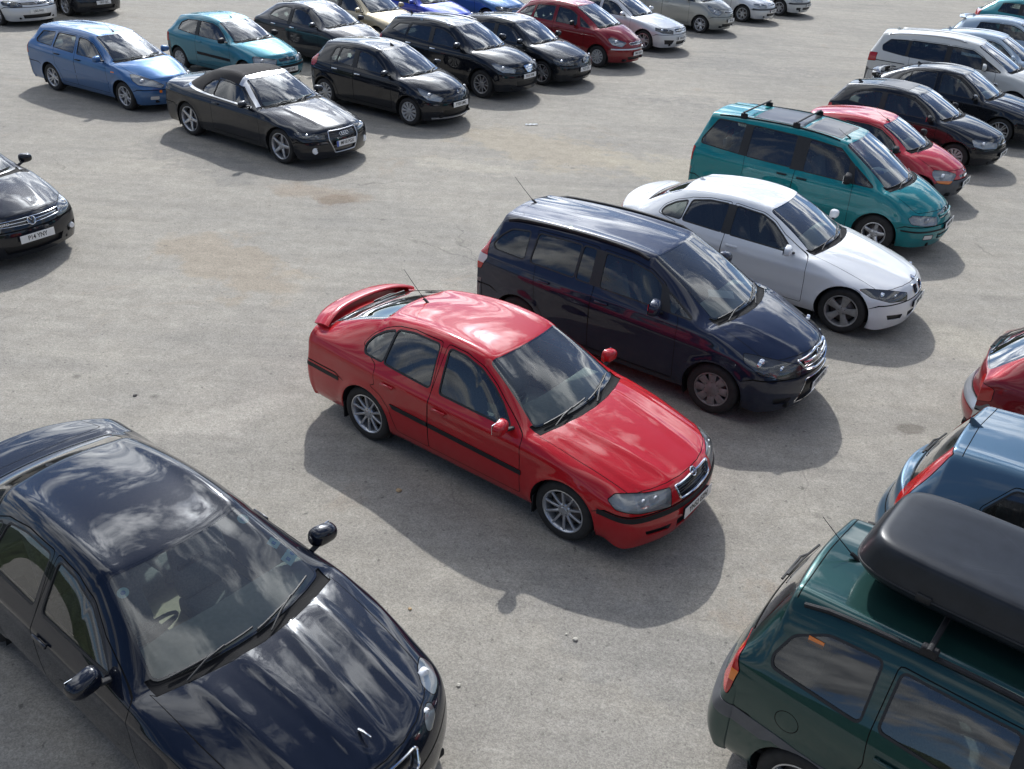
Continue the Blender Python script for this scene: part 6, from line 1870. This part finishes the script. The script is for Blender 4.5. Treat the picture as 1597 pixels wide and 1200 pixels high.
add(name='blue_black_saloon_car', label='deep blue-black saloon in the bottom left corner with stickers on its windscreen', paint=JAGBLUE, pos=(-1.31, 4.17, -37.2), detail=3,
    wb=2.71, fo=.97, ro=1.08, W=1.789, H=1.392, R=.315, rimr=.20, wheel='ten', wheelmat=ALLOY,
    nose_z=.735, hood=.025, cowl=(-.36, .975), cowlr=(-.52, .935, .705), hdr=(-1.14, 1.345), hdrr=(-1.22, 1.305, .565), pk=(-1.75, 0),
    rh=(-2.62, 1.325), rhr=(-2.56, 1.28, .53), gb=(-3.18, 1.05), gbr=(-3.12, 1.03, .60), tail=1.02, deck=.015, beltA=.905, beltC=.96, nosew=.90, sweep=.36, rsweep=.28, tailw=.90,
    zf=(.18, .31, .45, .58, .66, None), xf=(-.05, 0, 0, -.03, -.07, -.13), bp=-1.66, door2=-2.42, zbf=.52, zbr=.62, swage=[(.80, .84, .010, .03)], ribs=[(.10, .20, .012, .028), (.44, .50, .013, .032)],
    glass=[([(-.80, .945), (-.98, 1.06), (-1.18, 1.175), (-1.40, 1.245), (-1.62, 1.265), (-1.60, .96)],), ([(-1.71, .962), (-1.73, 1.268), (-2.06, 1.262), (-2.32, 1.22), (-2.36, .975)],), ([(-2.39, .978), (-2.385, 1.20), (-2.54, 1.14), (-2.66, 1.06), (-2.62, .985)],)],
    trim=.012,
    lamps=[dict(name='headlight', style='clear', dir=(.82, -.50, .30), r=.06, pts=[(.62, -.58, .72), (.50, -.68, .735), (.43, -.78, .71), (.47, -.80, .645), (.59, -.72, .62), (.68, -.60, .65)], bulbs=[(.56, -.68, .68, .055)]),
           dict(name='inner_headlight', style='clear', dir=(.88, -.38, .30), r=.05, pts=[(.78, -.40, .69), (.72, -.50, .70), (.69, -.53, .66), (.73, -.51, .615), (.81, -.40, .605), (.83, -.37, .64)], bulbs=[(.74, -.44, .65, .045)]),
           dict(name='tail_light', style='red', dir=(-.7, -.7, 0), pts=[(-3.75, -.50, .92), (-3.5, -.80, .92), (-3.5, -.80, .72), (-3.75, -.50, .72)])],
    inserts=[dict(name='grille', poly=[(-.24, .665), (0, .68), (.24, .665), (.20, .545), (-.20, .545)], depth=.03, mat=GLOSSBLACK, rim=(.010, CHROME), r=.04), dict(name='lower_intake', poly=[(-.34, .36), (.34, .36), (.30, .26), (-.30, .26)], depth=.04, mat=RUBBER)],
    toppatch=[([(-3.26, -.60), (-3.66, -.52), (-3.66, .52), (-3.26, .60)], 'gap', GAP, 0), ([(-3.266, -.594), (-3.66, -.514), (-3.66, .514), (-3.266, .594)], 'boot_lid', JAGBLUE, 0)], plates=[('p', 'YC03 HVE', .45, 1)], seatmat=SEAT_G, dashmat=DASH_L, liningmat=SEAT_T, mir=(-.82, .985), fins=[jag_x], mirsize=(.14, .23, .15), seatrows=[(-1.53, 2), (-2.28, 3)])

# ---- dark green people carrier bottom right (only its rear half is in view)
def zafa_x(root, p, side, top, front, back):
    rails(root, top, -.95, -3.05, .545, PLASTIC, h=.030, r=.018, feet=0)
    for x in (-1.35, -2.30):
        f = bmesh.new(); tube(f, [(x, y, 1.675) for y in (-.60, -.3, 0, .3, .60)], .018, 8, flat=.8)
        for s in (-1, 1): rbox(f, (.10, .05, .07), (x, s * .555, 1.64), None, .01, 1)
        mk('roof_bar', f, PLASTIC, root)
    # printed panel in the quarter window
    g = bmesh.new(); rbox(g, (.10, .003, .055), (0, 0, 0), None, .0); o = mk('window_sticker', g, LENS_ORANGE, root); P, n = side(-2.90, 1.37, -1); o.location = P - n * .012 if P is not None else (0, 0, 0)
    for y in (-.30, .05):
        g = bmesh.new(); rbox(g, (.30, .30, .34), (-3.05, y, .86), None, .05, 3); mk('bag', g, SEAT, root)
CIRC = [(-2.885 + .082 * cos(t * pi / 12), .845 + .082 * sin(t * pi / 12)) for t in range(24)]
CIRC2 = [(-2.885 + .076 * cos(t * pi / 12), .845 + .076 * sin(t * pi / 12)) for t in range(24)]
add(name='people_carrier', label='dark green people carrier in the bottom right corner under the roof box', paint=GREEN, pos=(4.68, 2.95, -37.6), detail=3,
    wb=2.694, fo=.84, ro=.86, W=1.77, H=1.625, R=.31, rimr=.20, wheel='five', wheelmat=ALLOY,
    nose_z=.82, cowl=(-.12, 1.05), cowlr=(-.28, 1.02, .67), hdr=(-1.02, 1.56), hdrr=(-1.09, 1.515, .56), pk=(-1.85, 0), topr=.05, rh=(-3.16, 1.585), rhr=(-3.13, 1.525, .545), gb=(-3.38, 1.12), gbr=(-3.32, 1.10, .66), tail=1.04,
    beltA=1.0, beltC=1.10, nosew=.90, sweep=.30, rsweep=.16, tailw=.97, zr=(.26, .38, .56, .74, None, None), xr=(-.06, 0, -.0, -.06, -.12, -.17), bp=-1.62, cpx=-2.46, door2=-2.42, zbr=.70,
    glass=[([(-.66, 1.04), (-.90, 1.22), (-1.14, 1.39), (-1.36, 1.435), (-1.58, 1.445), (-1.56, 1.06)],), ([(-1.70, 1.07), (-1.72, 1.45), (-2.38, 1.45), (-2.38, 1.115)],), ([(-2.50, 1.10), (-2.51, 1.455), (-2.84, 1.435), (-3.03, 1.34), (-3.10, 1.19), (-3.08, 1.135)], GLASS_SIDE, .035)],
    black=[[(-1.55, 1.05), (-1.57, 1.46), (-1.73, 1.46), (-1.71, 1.05)]],
    lamps=[dict(name='headlight', style='clear', dir=(.8, -.6, .1), pts=[(.8, -.4, .72), (.5, -.76, .74), (.5, -.8, .6), (.8, -.4, .58)]),
           dict(name='tail_light', style='red', dir=(-.62, -.78, .05), r=.02, pts=[(-3.46, -.64, 1.11), (-3.33, -.78, 1.13), (-3.27, -.84, 1.00), (-3.32, -.88, .78), (-3.50, -.76, .74), (-3.52, -.68, .89)], ind=[(-3.6, -.50, .99), (-3.1, -.95, .99), (-3.1, -.95, .90), (-3.6, -.50, .90)])],
    side_regions=[(CIRC, 'gap', GAP, 0), (CIRC2, 'fuel_flap', GREEN, 0), ([(-2.42, .66), (-3.5, .72), (-3.5, .60), (-3.02, .57), (-2.94, .62), (-2.42, .62)], 'bumper_band', PLASTIC_GREY, -.006)],
    toppatch=[([(-3.105, -.53), (-3.113, -.53), (-3.125, 0), (-3.113, .53), (-3.105, .53), (-3.117, 0)], 'tailgate_seam', GAP, .003)],
    panelmat={'rear_bumper': GREEN}, plates=[], inserts=MOND['inserts'][:2], seatmat=SEAT_G, dashmat=DASH_L, seatrows=[(-1.48, 2), (-2.30, 3)], shelf=False, fins=[zafa_x],
    aerial=(-2.96, 0, .34, radians(52)), rwiper=[(.05, 1.17), (.48, 1.20)], rgmat=GLASS_DARK, mir=(-.6, 1.1))

# ---- steel blue hatchback with tall red lamps up the tailgate
def pu_x(root, p, side, top, front, back): pass
add(name='hatchback_car', label='steel blue hatchback at the right edge with tall red lamps beside its rear window', paint=PUNTO, pos=(6.12, 5.16, -38.5), detail=3,
    wb=2.46, fo=.78, ro=.74, W=1.66, H=1.48, R=.29, rimr=.185, wheel='cover12', wheelmat=HUBCAP,
    nose_z=.76, cowl=(-.2, 1.0), cowlr=(-.36, .97, .65), hdr=(-1.0, 1.42), hdrr=(-1.07, 1.38, .54), pk=(-1.6, 0), rh=(-2.72, 1.42), rhr=(-2.69, 1.375, .535), gb=(-3.00, .94), gbr=(-2.92, .93, .62), tail=.88,
    beltA=.95, beltC=1.02, nosew=.9, sweep=.28, rsweep=.22, tailw=.93, zr=(.26, .38, .50, .62, None, None), xr=(-.05, 0, 0, -.08, -.08, -.10), bp=-1.55, cpx=-2.35, zbr=.58,
    glass=[([(-.60, .99), (-.85, 1.13), (-1.1, 1.27), (-1.3, 1.32), (-1.50, 1.33), (-1.48, 1.01)],), ([(-1.60, 1.015), (-1.62, 1.335), (-2.14, 1.31), (-2.30, 1.10), (-2.28, 1.05)],)],
    lamps=[dict(name='headlight', style='clear', dir=(.8, -.6, .1), pts=[(.7, -.4, .68), (.4, -.7, .70), (.4, -.75, .56), (.7, -.4, .54)]),
           dict(name='tail_light', style='red', dir=(-.80, -.58, .12), r=.012, pts=[(-2.745, -.475, 1.405), (-2.70, -.535, 1.375), (-2.80, -.66, 1.05), (-2.84, -.74, .90), (-2.92, -.82, .62), (-3.05, -.76, .60), (-3.08, -.68, .78), (-3.04, -.585, .93)])],
    toppatch=[([(-2.605, -.52), (-2.613, -.52), (-2.64, 0), (-2.613, .52), (-2.605, .52), (-2.632, 0)], 'tailgate_seam', GAP, .003)],
    plates=[], inserts=MOND['inserts'][:2], seatrows=[(-1.4, 2), (-2.05, 3)], aerial=(-2.66, 0, .10, radians(50)), rwiper=[(.02, .99), (.40, 1.02)], rgmat=GLASS_SIDE, dpillar=.075, rgins=(.03, .03), mir=(-.6, 1.04))

# ---- wine red rear corner at the right edge
add(name='hatchback_car', label='dark wine red hatchback at the right edge, only its rear corner in view', paint=WINE, pos=(7.88, 7.62, -32.0), detail=3,
    wb=2.50, fo=.8, ro=.66, W=1.68, H=1.46, R=.30, rimr=.19, wheel='cover12', wheelmat=HUBCAP,
    nose_z=.76, cowl=(-.2, 1.0), cowlr=(-.36, .97, .65), hdr=(-1.0, 1.40), hdrr=(-1.07, 1.36, .54), pk=(-1.6, 0), rh=(-2.50, 1.37), rhr=(-2.47, 1.32, .50), gb=(-3.04, .96), gbr=(-2.96, .95, .60), tail=.90,
    beltA=.95, beltC=1.0, nosew=.9, sweep=.28, rsweep=.26, tailw=.88, zr=(.26, .38, .50, .64, None, None), xr=(-.05, 0, 0, -.09, -.09, -.12), bp=-1.55, cpx=-2.25, zbr=.60,
    glass=[([(-.60, .99), (-.85, 1.13), (-1.1, 1.25), (-1.3, 1.30), (-1.50, 1.31), (-1.48, 1.01)],), ([(-1.60, 1.015), (-1.62, 1.31), (-2.05, 1.28), (-2.25, 1.15), (-2.26, 1.05)],)],
    lamps=[dict(name='headlight', style='clear', dir=(.8, -.6, .1), pts=[(.7, -.4, .68), (.4, -.7, .70), (.4, -.75, .56), (.7, -.4, .54)]),
           dict(name='tail_light', style='red', dir=(-.7, -.7, .05), r=.03, pts=[(-3.1, -.50, .86), (-2.95, -.66, .90), (-2.80, -.76, .88), (-2.82, -.80, .74), (-3.0, -.72, .68), (-3.14, -.54, .72)])],
    thru=[([(-9, .60), (-2.86, .60), (-2.86, .50), (-9, .50)], 'rear_bumper_strip', SATIN, -.012)],
    plates=[], inserts=MOND['inserts'][:2], seatrows=[(-1.4, 2), (-2.05, 3)], rwiper=[(.02, 1.0), (.44, 1.04)], rgmat=GLASS_DARK, mir=(-.6, 1.04))

# ---- cars cut by the top edge
def gen(**k):
    b = dict(GOLF); b.update(detail=1, fins=[], inserts=GOLF['inserts'][:2]); b.update(k); CARS.append(b)
gen(name='silver_saloon_car', label='silver car cut by the top left corner, its front wheel and plate showing', paint=SILVER, pos=(-15.81, 30.16, -34), plates=[('p', 'LS02 FHX', .45, 1)], badge=('roundel', .68, .04), nosew=.86)
gen(name='black_hatchback_car', label='black car at the top edge beside the silver car in the corner', paint=BLACK2, pos=(-14.71, 32.34, -34), plates=[('p', 'YB53 OJC', .45, 1)], badge=('oval', .66, .035))
gen(name='coupe_hatchback_car', label='charcoal hatchback with domed roof, directly behind the pale teal hatchback', paint=GREY, pos=(-4.87, 26.56, -33.0), plates=[('p', 'MX07 TLY', .45, 1)], badge=('lion', .66, .05), detail=2, dashmat=DASH_L,
    hood=.04, cowl=(-.20, 1.05), cowlr=(-.36, 1.01, .69), hdr=(-1.02, 1.44), hdrr=(-1.10, 1.40, .56), H=1.50, rh=(-2.5, 1.40), rhr=(-2.45, 1.35, .52), pk=(-1.5, 0), gb=(-3.1, 1.04), gbr=(-3.02, 1.02, .62), beltA=.985, beltC=1.05,
    glass=[([(-.62, 1.02), (-.84, 1.15), (-1.08, 1.29), (-1.32, 1.355), (-1.59, 1.37), (-1.56, 1.04)],), ([(-1.69, 1.045), (-1.72, 1.37), (-2.05, 1.35), (-2.34, 1.24), (-2.44, 1.12)],)], mir=(-.62, 1.09), handlemat=CHROME)
gen(name='gold_hatchback_car', label='pale gold car behind the charcoal domed hatchback, near the top edge', paint=GOLD, pos=(-4.13, 29.68, -35.0), plates=[('p', 'YT02 DWF', .45, 1)], badge=('chevrons', .66, .04), dashmat=DASH_L)
gen(name='blue_hatchback_car', label='vivid blue car behind the black crossover, near the top edge', paint=VIVID, pos=(-2.80, 31.9, -34), plates=[('p', 'YK54 LBZ', .45, 1)], badge=('oval', .66, .04))
gen(name='blue_estate_car', label='mid blue car at the top edge behind the black hatchback and wine red people carrier', paint=BLUE, pos=(-1.10, 34.4, -34), plates=[('p', 'NA03 EKW', .45, 1)], badge=('oval', .66, .04))
gen(name='grey_blue_hatchback_car', label='ice blue car whose roof shows just behind the dusty white people carrier', paint=ICE, pos=(14.59, 27.72, -34), plates=[('p', 'FN07 BVA', .45, 1)], badge=('lion', .66, .04), detail=2, H=1.52, hdr=(-1.08, 1.45), hdrr=(-1.16, 1.405, .56), rh=(-2.9, 1.42), rhr=(-2.86, 1.37, .53),
    glass=[([(-.66, .975), (-.85, 1.11), (-1.10, 1.27), (-1.32, 1.34), (-1.59, 1.36), (-1.56, .985)],), ([(-1.69, .99), (-1.72, 1.365), (-2.36, 1.34), (-2.46, 1.04)],)])
def lb_x(root, p, side, top, front, back):
    pts = [(-2.98 + .10 * (t / 8 - 1) ** 2, .54 * (t / 8 - 1), 1.40 - .03 * abs(t / 8 - 1) ** 4) for t in range(17)]
    wing(root, pts, .20, .035, p['paint'], tilt=.05)
gen(name='pale_blue_hatchback_car', label='pale blue hatchback with roof spoiler, near the top right edge', paint=ICE, pos=(16.73, 31.24, -34), plates=[('p', 'AE04 MXU', .45, 1)], badge=('diamond', .66, .04), detail=2, fins=[lb_x])
gen(name='turquoise_hatchback_car', label='turquoise hatchback in the top right corner, red tail lamp showing', paint=CYAN, pos=(19.77, 36.55, -34), plates=[('p', 'V52 NKR', .45, 1)], badge=('oval', .66, .04), detail=2, rh=(-2.6, 1.37), rhr=(-2.55, 1.32, .52), gb=(-3.1, 1.02), gbr=(-3.04, 1.0, .62),
    lamps=[GOLF['lamps'][0], dict(name='tail_light', style='red', dir=(-.6, -.8, 0), pts=[(-3.3, -.50, 1.0), (-2.96, -.80, 1.02), (-2.98, -.82, .74), (-3.3, -.56, .74)])])
# ---------------------------------------------------------------- things standing about
def roof_box():
    bm = bmesh.new()
    # outline rings of a rounded luggage pod, long axis x
    L, W = 2.05, .92
    rings = []
    for z, sx, sy in ((1.700, .90, .84), (1.715, .965, .93), (1.78, 1.0, 1.0), (1.80, 1.004, 1.005), (1.812, .995, .99), (1.90, .965, .945), (1.965, .94, .90), (1.985, .925, .88), (1.997, .90, .845), (2.012, .70, .60)):
        ring = []
        for k in range(64):
            a = 2 * pi * k / 64; e = .34
            cx_ = math.copysign(abs(cos(a)) ** e, cos(a)); sy_ = math.copysign(abs(sin(a)) ** e, sin(a))
            nose = 1.0 - .22 * max(0, cx_) ** 2 * (1 if abs(sy_) > 0 else 1)
            zz = z - (z - 1.70) * .35 * max(0, cx_ - .2) ** 1.5
            ring.append(bm.verts.new((cx_ * sx * L / 2, sy_ * sy * W / 2 * nose, zz)))
        rings.append(ring)
    for A, B in zip(rings, rings[1:]):
        for k in range(64): bm.faces.new((A[k], A[(k + 1) % 64], B[(k + 1) % 64], B[k]))
    bm.faces.new(rings[0][::-1]); bm.faces.new(rings[-1])
    root = empty('roof_box')
    low = mk('shell', bm, BOXM, root, angle=50)
    md = low.modifiers.new('s', 'SUBSURF'); md.levels = 1; md.render_levels = 1
    f = bmesh.new()
    pts = []
    for k in range(65):
        a = 2 * pi * k / 64; e = .34
        cx_ = math.copysign(abs(cos(a)) ** e, cos(a)); sy_ = math.copysign(abs(sin(a)) ** e, sin(a))
        nose = 1.0 - .22 * max(0, cx_) ** 2
        pts.append((cx_ * L / 2 * 1.0, sy_ * W / 2 * nose * 1.003, 1.80 - .10 * .35 * max(0, cx_ - .2) ** 1.5))
    tube(f, pts, .008, 6, False); mk('lid_seam', f, RUBBER, root)
    for x in (-.55, .45):
        for s_ in (-1, 1):
            f = bmesh.new(); rbox(f, (.09, .018, .05), (x, s_ * W / 2 * (1.0 if x < 0 else .985), 1.80), None, .006, 2); mk('lock', f, RUBBER, root)
    tag(root, 'black plastic roof box on the dark green people carrier', 'roof box')
    x, y, a = 4.68, 2.95, radians(-37.6)
    lx, ly = -1.90, .12
    root.location = (x + lx * cos(a) - ly * sin(a), y + lx * sin(a) + ly * cos(a), 0); root.rotation_euler = (0, 0, a)

import time, os
for spec in CARS:
    _t=time.time()
    spec.setdefault('lvl', 3 if spec.get('detail', 2) >= 3 else 2)
    build_car(spec)
    if os.environ.get('CT'): print('CT', spec['label'][:40], round(time.time()-_t,1))
roof_box()

def pebble(x, y, r, col, label):
    f = bmesh.new(); bmesh.ops.create_icosphere(f, subdivisions=2, radius=r)
    for v in f.verts:
        v.co *= 1 + random.uniform(-.18, .18); v.co.z *= .55; v.co.z += r * .35
    o = mk('stone', f, col, None); o.location = (x, y, 0); o.rotation_euler = (0, 0, random.uniform(0, 6))
    tag(o, label, 'stone', 'loose stones on the tarmac')

STONE_L = simple('pale_stone', (.46, .43, .37), .9, noise=.2); STONE_D = simple('dark_stone', (.13, .12, .11), .9, noise=.2); STONE_O = simple('ochre_stone', (.42, .30, .17), .9, noise=.2)
pebble(.63, 5.45, .022, STONE_L, 'pale chipped stone lying on the tarmac between the red and the dark green cars')
pebble(.56, 5.50, .012, STONE_L, 'tiny pale stone chip right beside the chipped pale stone')
pebble(-1.06, 7.30, .028, STONE_O, 'ochre stone in the shadow of the red saloon')
pebble(-4.24, 8.78, .024, STONE_D, 'dark stone on the open tarmac left of the red saloon')
pebble(-.75, 5.69, .016, STONE_O, 'small ochre stone near the deep blue-black saloon wing')
pebble(-.28, 4.91, .018, STONE_L, 'pale stone by the headlamp of the deep blue-black saloon')
f = bmesh.new()
g0 = [[f.verts.new((.05 * i - .14, .035 * j - .06, .006 + .018 * sin(i * 1.7 + j * 2.1) ** 2)) for j in range(4)] for i in range(7)]
for i in range(6):
    for j in range(3): f.faces.new((g0[i][j], g0[i + 1][j], g0[i + 1][j + 1], g0[i][j + 1]))
bmesh.ops.solidify(f, geom=f.faces[:], thickness=.002)
o = mk('crumpled_paper', f, PAPER, None); o.location = (.10, 21.34, 0); o.rotation_euler = (0, 0, .3)
tag(o, 'crumpled scrap of white paper on the tarmac near the row of black cars', 'litter')
